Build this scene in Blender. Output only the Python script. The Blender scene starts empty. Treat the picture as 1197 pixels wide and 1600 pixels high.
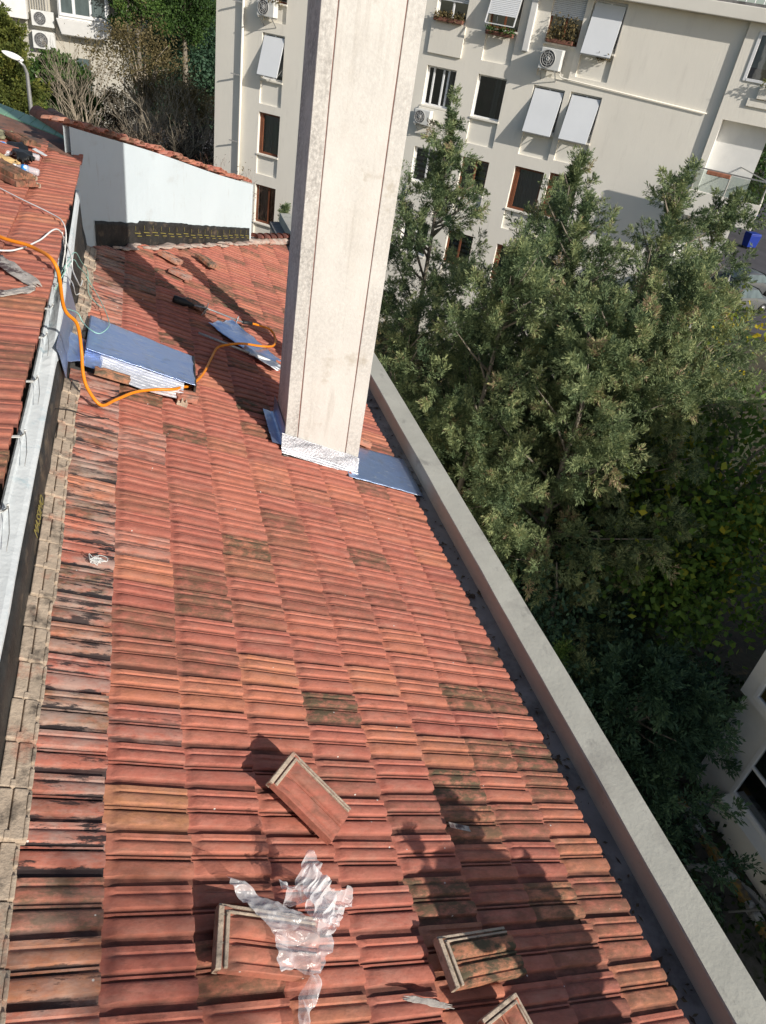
import bpy, math, random
import numpy as np
from mathutils import Vector, Matrix, noise
random.seed(7)
SC = bpy.context.scene
PI = math.pi
R = math.radians
# ------------------------------------------------------------------ camera (stands at the origin, ground is at z = -12)
cam = bpy.data.cameras.new('camera'); camo = bpy.data.objects.new('camera', cam); SC.collection.objects.link(camo)
RX = (0.9539663492116358, -0.2608234311222169, 0.1480518231885644)
RY = (-0.03414791929626796, -0.5848986566473584, -0.8103872414221803)
RZ = (0.297963293342585, 0.7680264964372974, -0.5668802136172074)
camo.matrix_world = Matrix(((RX[0], -RY[0], -RZ[0], 0), (RX[1], -RY[1], -RZ[1], 0), (RX[2], -RY[2], -RZ[2], 0), (0, 0, 0, 1)))
cam.sensor_fit = 'VERTICAL'; cam.sensor_height = 24; cam.sensor_width = 18
cam.lens = 24 * 1144.04 / 1600
cam.clip_start = 0.05; cam.clip_end = 2000
SC.camera = camo
SC.render.resolution_x = 766; SC.render.resolution_y = 1024
# ------------------------------------------------------------------ sky and sun
SUN_AZ, SUN_EL = 29.0, 26.5          # light travels this many degrees left of +Y, and falls at this elevation
L = Vector((-math.sin(R(SUN_AZ)) * math.cos(R(SUN_EL)), math.cos(R(SUN_AZ)) * math.cos(R(SUN_EL)), -math.sin(R(SUN_EL))))
w = bpy.data.worlds.new('World'); SC.world = w; w.use_nodes = True
nt = w.node_tree; bgn = nt.nodes['Background']
sky = nt.nodes.new('ShaderNodeTexSky'); sky.sky_type = 'NISHITA'; sky.sun_disc = False
sky.sun_elevation = R(SUN_EL); sky.sun_rotation = math.atan2(-L.x, -L.y)
sky.air_density = 1.0; sky.dust_density = 1.2
nt.links.new(sky.outputs[0], bgn.inputs[0]); bgn.inputs[1].default_value = 0.092
sl = bpy.data.lights.new('sun', 'SUN'); sl.energy = 4.4; sl.angle = R(0.55); sl.color = (1.0, 0.94, 0.86)
so = bpy.data.objects.new('sun', sl); SC.collection.objects.link(so); so.rotation_euler = L.to_track_quat('-Z', 'Y').to_euler(); so.location = (5, -8, 20)
SC.view_settings.view_transform = 'Standard'; SC.view_settings.look = 'None'; SC.view_settings.exposure = 0.12; SC.view_settings.gamma = 1
SC.cycles.max_bounces = 6; SC.cycles.transparent_max_bounces = 12; SC.cycles.use_denoising = True

# ------------------------------------------------------------------ frames
PIT = 0.34883454511734735; HH = 2.7017573390901926
SD = Vector((math.cos(PIT), 0, -math.sin(PIT))); NR = Vector((math.sin(PIT), 0, math.cos(PIT))); YY = Vector((0, 1, 0))
def RP(s, y, o=0.0):
    return SD * s + YY * y + NR * (o - HH)
LP = R(7); LE = Vector((-0.57, 0, -1.75)); SDL = Vector((math.cos(LP), 0, -math.sin(LP))); NL = Vector((math.sin(LP), 0, math.cos(LP)))
def LQ(x, y, o=0.0):                                  # point above the upper left roof, given by x and y
    z = LE.z + (LE.x - x) * math.tan(LP)
    return Vector((x, y, z)) + NL * o
YAW = R(-42); FO = Vector((19.405, 21.551, 0))
FX = Vector((math.cos(YAW), math.sin(YAW), 0)); FIN = Vector((-math.sin(YAW), math.cos(YAW), 0))
def FP(u, out, z):                                    # point on the opposite facade
    return FO + FX * u - FIN * out + Vector((0, 0, z))

# ------------------------------------------------------------------ object helpers
def link(o): SC.collection.objects.link(o); return o
def tag(o, label=None, cat=None, group=None, kind=None):
    if label: o['label'] = label
    if cat: o['category'] = cat
    if group: o['group'] = group
    if kind: o['kind'] = kind
    return o
def empty(name, loc, label=None, cat=None, group=None, rz=0.0, kind=None):
    o = link(bpy.data.objects.new(name, None)); o.empty_display_size = 0.2
    o.location = loc; o.rotation_euler = (0, 0, rz)
    return tag(o, label, cat, group, kind)
def wmat(o):
    m = Matrix.LocRotScale(o.location, o.rotation_euler, o.scale)
    return wmat(o.parent) @ m if o.parent else m
def put(o, parent):                                   # mesh is written in world coordinates, keep it there
    if parent:
        o.parent = parent
        o.matrix_parent_inverse = Matrix.Identity(4)
        inv = wmat(parent).inverted()
        o.data.transform(inv)
    return o
class MB:
    def __init__(s): s.v = []; s.f = []; s.sm = []
    def add(s, vs, fs, sm=False):
        n = len(s.v); s.v += [tuple(v) for v in vs]; s.f += [tuple(i + n for i in f) for f in fs]; s.sm += [sm] * len(fs); return s
    def hexa(s, c, sm=False):                         # eight corners: bottom four, top four
        return s.add(c, [(0, 3, 2, 1), (4, 5, 6, 7), (0, 1, 5, 4), (1, 2, 6, 5), (2, 3, 7, 6), (3, 0, 4, 7)], sm)
    def box(s, x0, x1, y0, y1, z0, z1, fr=None):
        c = [(x0, y0, z0), (x1, y0, z0), (x1, y1, z0), (x0, y1, z0), (x0, y0, z1), (x1, y0, z1), (x1, y1, z1), (x0, y1, z1)]
        if fr: c = [fr(*p) for p in c]
        return s.hexa(c)
    def bar(s, a, b, w_, h_, up=Vector((0, 0, 1))):
        a = Vector(a); b = Vector(b); d = (b - a).normalized(); x = d.cross(up)
        if x.length < 1e-4: x = d.cross(Vector((1, 0, 0)))
        x.normalize(); z = x.cross(d); x *= w_ / 2; z *= h_ / 2
        return s.hexa([a - x - z, a + x - z, b + x - z, b - x - z, a - x + z, a + x + z, b + x + z, b - x + z])
    def tube(s, pts, rad, n=8, cap=True):
        pts = [Vector(p) for p in pts]; m = len(pts)
        rs = rad if hasattr(rad, '__len__') else [rad] * m
        vs = []; ref = Vector((0.13, 0.21, 0.97))
        for i, p in enumerate(pts):
            d = (pts[min(i + 1, m - 1)] - pts[max(i - 1, 0)])
            if d.length < 1e-9: d = Vector((0, 0, 1))
            d.normalize(); x = d.cross(ref)
            if x.length < 0.05: x = d.cross(Vector((1, 0, 0)))
            x.normalize(); y = d.cross(x); ref = y.cross(d) if False else ref
            vs += [p + (x * math.cos(2 * PI * k / n) + y * math.sin(2 * PI * k / n)) * rs[i] for k in range(n)]
        fs = [(i * n + k, i * n + (k + 1) % n, (i + 1) * n + (k + 1) % n, (i + 1) * n + k) for i in range(m - 1) for k in range(n)]
        if cap: fs += [tuple(reversed(range(n))), tuple(range((m - 1) * n, m * n))]
        return s.add(vs, fs, True)
    def build(s, name, mat, parent=None, smooth=None, bevel=0.0):
        me = bpy.data.meshes.new(name); me.from_pydata(s.v, [], s.f); me.update()
        me.polygons.foreach_set('use_smooth', s.sm if smooth is None else [smooth] * len(s.f))
        me.materials.append(mat)
        o = link(bpy.data.objects.new(name, me)); put(o, parent)
        if bevel:
            b = o.modifiers.new('bevel', 'BEVEL'); b.width = bevel; b.segments = 2; b.limit_method = 'ANGLE'
        return o
def grid_mesh(name, P, mat, parent=None, smooth=True, thick=0.0, cols=None, closed=False):
    ny, nx = P.shape[:2]
    me = bpy.data.meshes.new(name)
    idx = np.arange(ny * nx).reshape(ny, nx)
    q = np.stack([idx[:-1, :-1], idx[:-1, 1:], idx[1:, 1:], idx[1:, :-1]], -1).reshape(-1, 4)
    return raw_mesh(name, P.reshape(-1, 3), q, mat, parent, smooth, thick, cols)
def raw_mesh(name, V, Q, mat, parent=None, smooth=True, thick=0.0, cols=None):
    me = bpy.data.meshes.new(name); n = len(V); m = len(Q); k = Q.shape[1]
    me.vertices.add(n); me.vertices.foreach_set('co', np.ascontiguousarray(V, dtype=np.float32).ravel())
    me.loops.add(m * k); me.loops.foreach_set('vertex_index', np.ascontiguousarray(Q, dtype=np.int32).ravel())
    me.polygons.add(m); me.polygons.foreach_set('loop_start', np.arange(0, m * k, k, dtype=np.int32))
    try: me.polygons.foreach_set('loop_total', np.full(m, k, dtype=np.int32))
    except Exception: pass
    me.polygons.foreach_set('use_smooth', np.full(m, smooth))
    if cols is not None:
        a = me.color_attributes.new('tone', 'FLOAT_COLOR', 'POINT'); a.data.foreach_set('color', np.ascontiguousarray(cols, dtype=np.float32).ravel())
    me.update(calc_edges=True); me.validate(); me.materials.append(mat)
    o = link(bpy.data.objects.new(name, me)); put(o, parent)
    if thick:
        s = o.modifiers.new('thick', 'SOLIDIFY'); s.thickness = thick
    return o

# ------------------------------------------------------------------ materials
class M:
    def __init__(s, name, base=(0.5, 0.5, 0.5), rough=0.8, metal=0.0, spec=0.3):
        s.m = bpy.data.materials.new(name); s.m.use_nodes = True; s.t = s.m.node_tree; s.p = s.t.nodes['Principled BSDF']
        s.p.inputs['Base Color'].default_value = (*base, 1); s.p.inputs['Roughness'].default_value = rough
        s.p.inputs['Metallic'].default_value = metal; s.p.inputs['Specular IOR Level'].default_value = spec
        s.tc = None; s.cur = None; s.base = base; s.bump_last = None
    def n(s, t, **k):
        x = s.t.nodes.new(t)
        for a, b in k.items(): setattr(x, a, b)
        return x
    def co(s, scale=(1, 1, 1), rot=(0, 0, 0)):
        if not s.tc: s.tc = s.n('ShaderNodeTexCoord')
        mp = s.n('ShaderNodeMapping'); mp.inputs['Scale'].default_value = scale; mp.inputs['Rotation'].default_value = rot
        s.t.links.new(s.tc.outputs['Object'], mp.inputs[0]); return mp.outputs[0]
    def noise(s, scale, detail=4, st=(1, 1, 1), rough=0.6, rot=(0, 0, 0)):
        x = s.n('ShaderNodeTexNoise'); x.inputs['Scale'].default_value = scale; x.inputs['Detail'].default_value = detail; x.inputs['Roughness'].default_value = rough
        s.t.links.new(s.co(st, rot), x.inputs['Vector']); return x.outputs[0]
    def voro(s, scale, st=(1, 1, 1), feature='F1', out='Distance'):
        x = s.n('ShaderNodeTexVoronoi'); x.inputs['Scale'].default_value = scale; x.feature = feature
        s.t.links.new(s.co(st), x.inputs['Vector']); return x.outputs[out]
    def ramp(s, src, stops):
        x = s.n('ShaderNodeValToRGB'); e = x.color_ramp.elements
        while len(e) < len(stops): e.new(0.5)
        for i, (p, c) in enumerate(stops):
            e[i].position = p; e[i].color = (*c, 1) if hasattr(c, '__len__') else (c, c, c, 1)
        s.t.links.new(src, x.inputs[0]); return x.outputs[0]
    def math(s, op, a, b, clamp=False):
        x = s.n('ShaderNodeMath', operation=op, use_clamp=clamp)
        for i, q in enumerate((a, b)):
            if hasattr(q, 'links') or hasattr(q, 'is_output'): s.t.links.new(q, x.inputs[i])
            else: x.inputs[i].default_value = q
        return x.outputs[0]
    def mix(s, fac, a, b, mode='MIX'):
        x = s.n('ShaderNodeMix', data_type='RGBA', blend_type=mode)
        for i, q in ((0, fac), (6, a), (7, b)):
            if hasattr(q, 'is_output'): s.t.links.new(q, x.inputs[i])
            elif i == 0: x.inputs[0].default_value = q
            else: x.inputs[i].default_value = (*q, 1)
        return x.outputs[2]
    def attr(s, name='tone'):
        x = s.n('ShaderNodeAttribute', attribute_name=name); y = s.n('ShaderNodeSeparateColor'); s.t.links.new(x.outputs['Color'], y.inputs[0]); return y.outputs
    def col(s, c): s.t.links.new(c, s.p.inputs['Base Color']); s.cur = c; return s
    def var(s, scale=3, amt=0.25, st=(1, 1, 1), detail=6):
        f = s.noise(scale, detail, st); b = s.base
        return s.col(s.ramp(f, [(0.3, tuple(q * (1 - amt) for q in b)), (0.7, tuple(min(1, q * (1 + amt)) for q in b))]))
    def stain(s, scale, lo, hi, c, st=(1, 1, 1), k=1.0):
        f = s.ramp(s.noise(scale, 8, st, 0.65), [(lo, 0.0), (hi, k)]); cur = s.cur if s.cur else s.base
        return s.col(s.mix(f, cur, c))
    def bump(s, src, dist=0.01, strength=1.0):
        x = s.n('ShaderNodeBump'); x.inputs['Distance'].default_value = dist; x.inputs['Strength'].default_value = strength
        s.t.links.new(src, x.inputs['Height'])
        if s.bump_last: s.t.links.new(s.bump_last, x.inputs['Normal'])
        s.bump_last = x.outputs[0]; s.t.links.new(x.outputs[0], s.p.inputs['Normal']); return s

def tile_material(name, shade=1.0):
    m = M(name, rough=0.82, spec=0.25)
    a = m.attr()
    reds = m.ramp(a[0], [(0.0, (0.35 * shade, 0.100 * shade, 0.072 * shade)), (0.35, (0.435 * shade, 0.136 * shade, 0.092 * shade)), (0.7, (0.50 * shade, 0.170 * shade, 0.104 * shade)), (0.88, (0.53 * shade, 0.21 * shade, 0.11 * shade)), (1.0, (0.46 * shade, 0.21 * shade, 0.10 * shade))])
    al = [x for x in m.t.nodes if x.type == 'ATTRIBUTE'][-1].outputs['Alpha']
    fine = m.noise(22, 6, (0.5, 1, 1))
    c = m.mix(m.ramp(fine, [(0.25, 0.0), (0.8, 0.6)]), reds, (0.58 * shade, 0.235 * shade, 0.175 * shade))
    dk = m.ramp(m.noise(16, 9, (0.6, 1.3, 1), 0.75), [(0.50, 0.0), (0.70, 0.55)])
    c = m.mix(dk, c, (0.20, 0.065, 0.045))
    pale = m.ramp(m.noise(9, 9, (0.5, 1.6, 1), 0.75), [(0.5, 0.0), (0.7, 0.30)])
    c = m.mix(pale, c, (0.50, 0.33, 0.25))
    moss = m.math('MULTIPLY', m.ramp(m.noise(15, 10, (0.7, 1.5, 1), 0.72), [(0.40, 0.15), (0.56, 1.0)]), a[1], True)
    c = m.mix(moss, c, (0.105, 0.085, 0.05))
    gro = m.math('MULTIPLY', m.ramp(m.noise(7, 8, (0.5, 1.5, 1), 0.7), [(0.30, 0.35), (0.60, 1.0)]), m.math('MULTIPLY', al, 0.85), True)  # groove shade painted into the tile colour, together with dirt
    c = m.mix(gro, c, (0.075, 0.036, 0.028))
    gr2 = m.math('MULTIPLY', m.ramp(m.noise(1.7, 5, (1, 1, 1), 0.6), [(0.42, 0.12), (0.66, 1.0)]), m.ramp(m.noise(26, 9, (0.45, 1.5, 1), 0.75), [(0.48, 0.0), (0.66, 0.6)]), True)
    c = m.mix(gr2, c, (0.13, 0.07, 0.05))
    cem = m.math('MULTIPLY', m.ramp(m.noise(6, 9, (0.6, 1.3, 1), 0.72), [(0.42, 0.0), (0.60, 0.75)]), a[2], True)
    c = m.mix(cem, c, (0.43, 0.33, 0.28))
    tar = m.math('MULTIPLY', m.ramp(m.math('ADD', m.noise(9, 9, (0.35, 2.0, 1), 0.7), m.math('MULTIPLY', al, 0.13)), [(0.555, 0.0), (0.60, 1.0)]), a[2], True)
    c = m.mix(tar, c, (0.028, 0.024, 0.026))

    sp = m.math('LESS_THAN', m.voro(8.0, (1, 1, 1)), 0.036)
    c = m.mix(sp, c, (0.66, 0.60, 0.54))
    m.col(c)
    m.bump(m.noise(70, 6), 0.004, 0.55); m.bump(m.noise(14, 4, (0.6, 1.5, 1)), 0.006, 0.5)
    return m.m
MT = {}
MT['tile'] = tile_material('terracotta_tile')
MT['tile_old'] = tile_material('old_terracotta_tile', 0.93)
m = M('beige_clay', (0.46, 0.37, 0.28), 0.9); m.var(12, 0.22); m.stain(9, 0.52, 0.66, (0.12, 0.10, 0.08)); m.stain(5, 0.56, 0.68, (0.42, 0.17, 0.11), k=0.7); m.bump(m.noise(60, 6), 0.006, 0.8); m.bump(m.noise(12, 5), 0.015, 0.7); MT['beige'] = m.m
m = M('parapet_concrete', (0.475, 0.465, 0.40), 0.9); m.var(2.5, 0.10, detail=9); m.stain(1.2, 0.54, 0.70, (0.30, 0.285, 0.25), k=0.75); m.stain(5, .60, .68, (.22, .21, .19), (1, .5, 1), .55); m.stain(60, .68, .73, (.14, .13, .12), k=.8); m.stain(26, 0.64, 0.72, (0.24, 0.22, 0.19), k=0.6); m.bump(m.noise(45, 8), 0.004, 0.6); m.bump(m.noise(6, 5), 0.01, 0.5); MT['parapet'] = m.m
m = M('gutter_concrete', (0.20, 0.195, 0.19), 0.85); m.var(4, 0.25, detail=9); m.stain(3, 0.5, 0.66, (0.09, 0.085, 0.08)); m.bump(m.noise(30, 6), 0.006, 0.7); MT['gutter'] = m.m
m = M('chimney_plaster', (0.635, 0.618, 0.575), 0.9); m.var(3.5, 0.045, detail=8)
m.stain(1.6, 0.55, 0.8, (0.50, 0.45, 0.37), (1, 1, 0.7), 0.55); m.stain(5, .56, .74, (.42, .39, .34), (1.8, 1, .16), .65); m.stain(2.2, .58, .66, (.38, .33, .25), (1, 1, 1), .6); m.stain(34, .66, .72, (.34, .31, .27), (1, 1, 1), .8)
a = m.n('ShaderNodeSeparateXYZ'); m.co(); m.t.links.new(m.tc.outputs['Object'], a.inputs[0])
left = m.ramp(a.outputs[0], [(0.0, 1.0), (0.10, 1.0), (0.106, 0.34), (0.54, 0.18), (0.548, 0.5), (1.0, 0.55)])
spk = m.ramp(m.noise(42, 10, (1, 1, 0.8), 0.8), [(0.40, 0.0), (0.56, 1.0)])
big = m.ramp(m.noise(3.5, 7, (1, 1, 0.5), 0.6), [(0.36, 0.15), (0.62, 1.0)])
m.col(m.mix(m.math('MULTIPLY', m.math('MULTIPLY', spk, big, True), left, True), m.cur, (0.30, 0.285, 0.265)))
m.bump(m.noise(55, 7), 0.003, 0.6); m.bump(m.noise(9, 6), 0.008, 0.5); MT['chimney'] = m.m
m = M('facade_plaster', (0.86, 0.815, 0.72), 0.92); m.var(0.7, 0.04, (1, 1, 0.6), 8); m.stain(1.1, 0.55, 0.8, (0.58, 0.54, 0.47), (2.5, 1, 0.5), 0.45)
m.bump(m.noise(13, 5, (1.5, 1, 0.2), 0.6), 0.0055, 0.7); m.bump(m.noise(34, 4, (1.4, 1, 0.3)), 0.004, 0.5); MT['facade'] = m.m
m = M('smooth_cream_plaster', (0.82, 0.785, 0.70), 0.85); m.var(1.2, 0.04, detail=7); m.bump(m.noise(20, 5), 0.003, 0.5); MT['cream'] = m.m
m = M('white_trim', (0.78, 0.77, 0.74), 0.6); m.var(3, 0.05); MT['trim'] = m.m
m = M('white_firewall', (0.56, 0.63, 0.66), 0.75); m.var(1.6, 0.03, detail=8); m.stain(2.2, 0.58, 0.76, (0.44, 0.46, 0.45), (1, 1, 1.6), 0.6); m.stain(4, .60, .72, (.36, .34, .30), (3.5, 3.5, .5), .4); m.bump(m.noise(14, 6), 0.006, 0.6); MT['firewall'] = m.m
m = M('white_coating', (0.70, 0.74, 0.75), 0.55); m.var(3, 0.06, detail=8); m.stain(5, 0.58, 0.68, (0.42, 0.55, 0.60), k=0.7); m.bump(m.noise(16, 6), 0.01, 0.7); MT['coating'] = m.m
m = M('black_membrane', (0.028, 0.027, 0.025), 0.55, spec=0.4); m.var(5, 0.4); m.stain(9, 0.55, 0.7, (0.16, 0.12, 0.08), (1, 0.4, 1), 0.7); m.bump(m.noise(12, 5), 0.02, 0.8); MT['membrane'] = m.m
m = M('yellow_print', (0.26, 0.22, 0.06), 0.7); MT['print'] = m.m
m = M('brown_wood_frame', (0.18, 0.065, 0.032), 0.55); m.var(8, 0.3, (1, 1, 0.2)); MT['wood'] = m.m
m = M('white_frame', (0.80, 0.80, 0.80), 0.4); m.var(5, 0.04); MT['frame'] = m.m
m = M('grey_metal', (0.36, 0.36, 0.35), 0.45, 0.6); m.var(20, 0.2); MT['metal'] = m.m
m = M('dark_plastic', (0.02, 0.02, 0.02), 0.5); m.var(9, 0.3); MT['black'] = m.m
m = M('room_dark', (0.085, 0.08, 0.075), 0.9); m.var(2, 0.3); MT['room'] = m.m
m = M('curtain', (0.42, 0.42, 0.38), 0.9); m.var(14, 0.35, (1, 1, 0.02)); MT['curtain'] = m.m
m = M('shutter_panel', (0.72, 0.74, 0.76), 0.5); m.var(1.5, 0.03); MT['shutter'] = m.m
m = M('green_sheet_metal', (0.20, 0.36, 0.24), 0.45); m.var(3, 0.12, detail=8); m.stain(7, 0.6, 0.72, (0.35, 0.38, 0.30), k=0.6); MT['greenmetal'] = m.m
m = M('ground_soil', (0.07, 0.06, 0.042), 0.95); m.var(0.6, 0.35, detail=10); m.stain(0.35, 0.5, 0.62, (0.045, 0.06, 0.025)); m.stain(3, 0.56, 0.66, (0.14, 0.10, 0.05), k=0.6); m.bump(m.noise(6, 8), 0.08, 0.8); MT['ground'] = m.m
m = M('asphalt', (0.085, 0.08, 0.085), 0.9); m.var(0.8, 0.2, detail=9); m.bump(m.noise(30, 5), 0.01, 0.5); MT['asphalt'] = m.m
m = M('kerb_stone', (0.34, 0.33, 0.31), 0.9); m.var(3, 0.15); MT['kerb'] = m.m
m = M('yellow_kerb_paint', (0.34, 0.21, 0.05), 0.8); m.var(6, 0.25); m.stain(5, .45, .6, (.14, .12, .09)); MT['yellow'] = m.m
m = M('white_kerb_paint', (0.42, 0.42, 0.41), 0.8); m.var(6, 0.25); m.stain(5, .45, .6, (.14, .13, .11)); MT['whitepaint'] = m.m
m = M('orange_hose', (0.80, 0.25, 0.015), 0.4); m.var(6, 0.08); m.bump(m.noise(5, 3), 0.003, 0.3); MT['orange'] = m.m
m = M('white_cable', (0.75, 0.76, 0.74), 0.5); m.var(5, 0.06); MT['cablew'] = m.m
m = M('teal_cable', (0.30, 0.55, 0.47), 0.5); m.var(5, 0.15); MT['cablet'] = m.m
m = M('grey_bark', (0.22, 0.19, 0.15), 0.95); m.var(6, 0.35, (1, 1, 0.25)); m.bump(m.noise(18, 6, (1, 1, 0.3)), 0.02, 0.8); MT['bark'] = m.m
m = M('pale_twig', (0.33, 0.28, 0.21), 0.9); m.var(4, 0.25); MT['twig'] = m.m
m = M('red_brown_twig', (0.20, 0.12, 0.09), 0.9); m.var(4, 0.3); MT['redtwig'] = m.m
# crinkled aluminium foil membrane
def foil(name, wrinkle, fine, rough, tint=(0.80, 0.84, 0.9)):
    m = M(name, tint, rough, 0.92, 0.5)
    m.stain(7, 0.56, 0.7, (0.45, 0.47, 0.50), k=0.5); m.stain(3, .60, .66, (0.95, 0.96, 0.98), (1.2, 14, 6), .8)
    m.bump(m.noise(fine, 6, (1, 1, 1), 0.7), 0.004, 0.8); m.bump(m.noise(wrinkle, 4, (1, 1.6, 1)), 0.02, 0.6)
    return m.m
MT['foil'] = foil('sky_tinted_foil', 7, 90, 0.28, (0.56, 0.69, 1.0))  # silver foil; the blue tint paints in the reflected sky
MT['foilbright'] = foil('bright_crinkled_foil', 11, 120, 0.42, (0.64, 0.65, 0.68))
m = M('ridged_foil', (.66, .67, .70), .42, .75, .5); m.stain(9, .5, .62, (.30, .31, .34), (.3, .3, 2.5), .7); m.bump(m.noise(90, 3, (.06, .06, 1)), .003, .5); m.bump(m.noise(11, 3), .012, .5); MT['foilridge'] = m.m
MT['foilflap'] = foil('sunlit_foil_flap', 11, 60, 0.5, (0.84, 0.85, 0.88))  # paler copy of the foil, sun glare put into its colour
MT['foilflap'].node_tree.nodes['Principled BSDF'].inputs['Metallic'].default_value = .65
MT['foilflat'] = foil('dull_foil_flashing', 5, 70, 0.42, (0.50, 0.61, 0.82))
def glass(name, tint=(0.55, 0.6, 0.62), refl=0.35):
    m = M(name, tint, 0.05); t = m.t
    g = m.n('ShaderNodeBsdfGlossy'); g.inputs['Roughness'].default_value = 0.03; g.inputs['Color'].default_value = (0.9, 0.95, 1, 1)
    tr = m.n('ShaderNodeBsdfTransparent'); tr.inputs['Color'].default_value = (*tint, 1)
    fz = m.n('ShaderNodeFresnel'); fz.inputs[0].default_value = 1.5
    nb = m.n('ShaderNodeBump'); nb.inputs['Distance'].default_value = 0.01; nb.inputs['Strength'].default_value = 0.15; t.links.new(m.noise(1.3, 3), nb.inputs['Height']); t.links.new(nb.outputs[0], g.inputs['Normal'])
    ad = m.math('ADD', fz.outputs[0], refl * 0.55, True)
    mx = m.n('ShaderNodeMixShader'); t.links.new(ad, mx.inputs[0]); t.links.new(tr.outputs[0], mx.inputs[1]); t.links.new(g.outputs[0], mx.inputs[2])
    t.links.new(mx.outputs[0], t.nodes['Material Output'].inputs['Surface']); return m.m
MT['glass'] = glass('window_glass')
MT['milkglass'] = glass('greenish_balcony_glass', (0.72, 0.80, 0.78), 0.5)
def plastic_film():
    m = M('clear_plastic_film', (0.95, 0.95, 0.97), 0.15, spec=0.8); t = m.t
    tr = m.n('ShaderNodeBsdfTransparent'); tr.inputs[0].default_value = (0.97, 0.97, 0.97, 1)
    m.bump(m.noise(46, 5, rough=0.6), 0.003, .8)
    lw_ = m.n('ShaderNodeLayerWeight'); lw_.inputs[0].default_value = .35
    f = m.math('ADD', m.ramp(m.noise(9, 5, (1, 1, 1), 0.6), [(0.35, 0.16), (0.70, 0.34)]), m.math('MULTIPLY', lw_.outputs['Facing'], .55), True)
    mx = m.n('ShaderNodeMixShader'); t.links.new(f, mx.inputs[0]); t.links.new(tr.outputs[0], mx.inputs[1]); t.links.new(m.p.outputs[0], mx.inputs[2])
    t.links.new(mx.outputs[0], t.nodes['Material Output'].inputs['Surface']); return m.m
MT['film'] = plastic_film()
m = M('bunched_white_film', (0.93, 0.93, 0.93), 0.25, spec=.8); m.bump(m.noise(40, 7, rough=.7), .004, .8); t = m.t
tr = m.n('ShaderNodeBsdfTransparent'); mx = m.n('ShaderNodeMixShader'); mx.inputs[0].default_value = .5; t.links.new(tr.outputs[0], mx.inputs[1]); t.links.new(m.p.outputs[0], mx.inputs[2]); t.links.new(mx.outputs[0], t.nodes['Material Output'].inputs['Surface']); MT['filmcore'] = m.m
def leafmat(name, stops, rough=0.6, tr=0.22):
    m = M(name, rough=rough, spec=0.25); a = m.attr(); c = m.ramp(a[0], stops); m.col(c); t = m.t
    tl = m.n('ShaderNodeBsdfTranslucent'); t.links.new(c, tl.inputs[0])
    mx = m.n('ShaderNodeMixShader'); mx.inputs[0].default_value = tr; t.links.new(m.p.outputs[0], mx.inputs[1]); t.links.new(tl.outputs[0], mx.inputs[2])
    t.links.new(mx.outputs[0], t.nodes['Material Output'].inputs['Surface']); return m.m
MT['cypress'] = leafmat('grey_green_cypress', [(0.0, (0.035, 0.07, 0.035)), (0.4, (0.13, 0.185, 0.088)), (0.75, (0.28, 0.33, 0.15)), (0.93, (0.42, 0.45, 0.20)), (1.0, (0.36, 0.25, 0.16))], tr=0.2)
MT['cypress2'] = leafmat('yellow_green_cypress', [(0.0, (0.05, 0.07, 0.015)), (0.5, (0.13, 0.16, 0.04)), (0.9, (0.24, 0.24, 0.05)), (1.0, (0.32, 0.28, 0.08))])
MT['broad'] = leafmat('broad_green', [(0.0, (0.02, 0.045, 0.012)), (0.5, (0.05, 0.10, 0.022)), (0.9, (0.10, 0.17, 0.035)), (1.0, (0.16, 0.20, 0.05))])
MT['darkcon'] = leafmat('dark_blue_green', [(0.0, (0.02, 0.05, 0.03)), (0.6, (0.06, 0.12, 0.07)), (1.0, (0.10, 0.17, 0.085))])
MT['yellowleaf'] = leafmat('yellowing_leaves', [(0.0, (0.07, 0.14, 0.03)), (0.45, (0.16, 0.26, 0.045)), (0.7, (0.40, 0.37, 0.04)), (1.0, (0.62, 0.48, 0.03))], tr=0.4)
MT['brownleaf'] = leafmat('olive_brown_leaves', [(0.0, (0.06, 0.05, 0.02)), (0.5, (0.15, 0.12, 0.05)), (1.0, (0.25, 0.19, 0.09))])
MT['thicket'] = leafmat('dull_thicket', [(0.0, (0.03, 0.022, 0.016)), (0.5, (0.075, 0.055, 0.04)), (0.85, (0.12, 0.095, 0.05)), (1.0, (0.10, 0.12, 0.04))])
MT['lawn'] = leafmat('ivy_green', [(0.0, (0.012, 0.025, 0.008)), (1.0, (0.05, 0.085, 0.022))])

# ------------------------------------------------------------------ ground, road
mb = MB(); mb.add([(-260, -120, -12), (320, -120, -12), (320, 500, -12), (-260, 500, -12)], [(0, 1, 2, 3)]); tag(mb.build('ground', MT['ground']), kind='structure')
mb = MB(); mb.add([(28, 36, -11.99), (38, 26, -11.99), (120, 60, -11.99), (110, 160, -11.99), (60, 110, -11.99)], [(0, 1, 2, 3, 4)]); tag(mb.build('road', MT['asphalt']), kind='structure')
mb = MB(); mb.add([(-6, 62, -11.985), (20, 58, -11.985), (24, 110, -11.985), (-6, 110, -11.985)], [(0, 1, 2, 3)]); tag(mb.build('car_park', MT['asphalt']), kind='structure')
mb = MB(); mb.add([(9.8, -6, -11.984), (9.8, 16, -11.984), (4.5, 16, -11.984), (4.5, -6, -11.984)], [(0, 1, 2, 3)])
m = M('dark_paving', (0.085, 0.08, 0.07), 0.9); m.var(1.5, 0.3, detail=8); m.stain(2.5, 0.5, 0.62, (0.035, 0.045, 0.02)); m.bump(m.noise(12, 5), 0.02, 0.6)
tag(mb.build('path', m.m), kind='structure')
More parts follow.
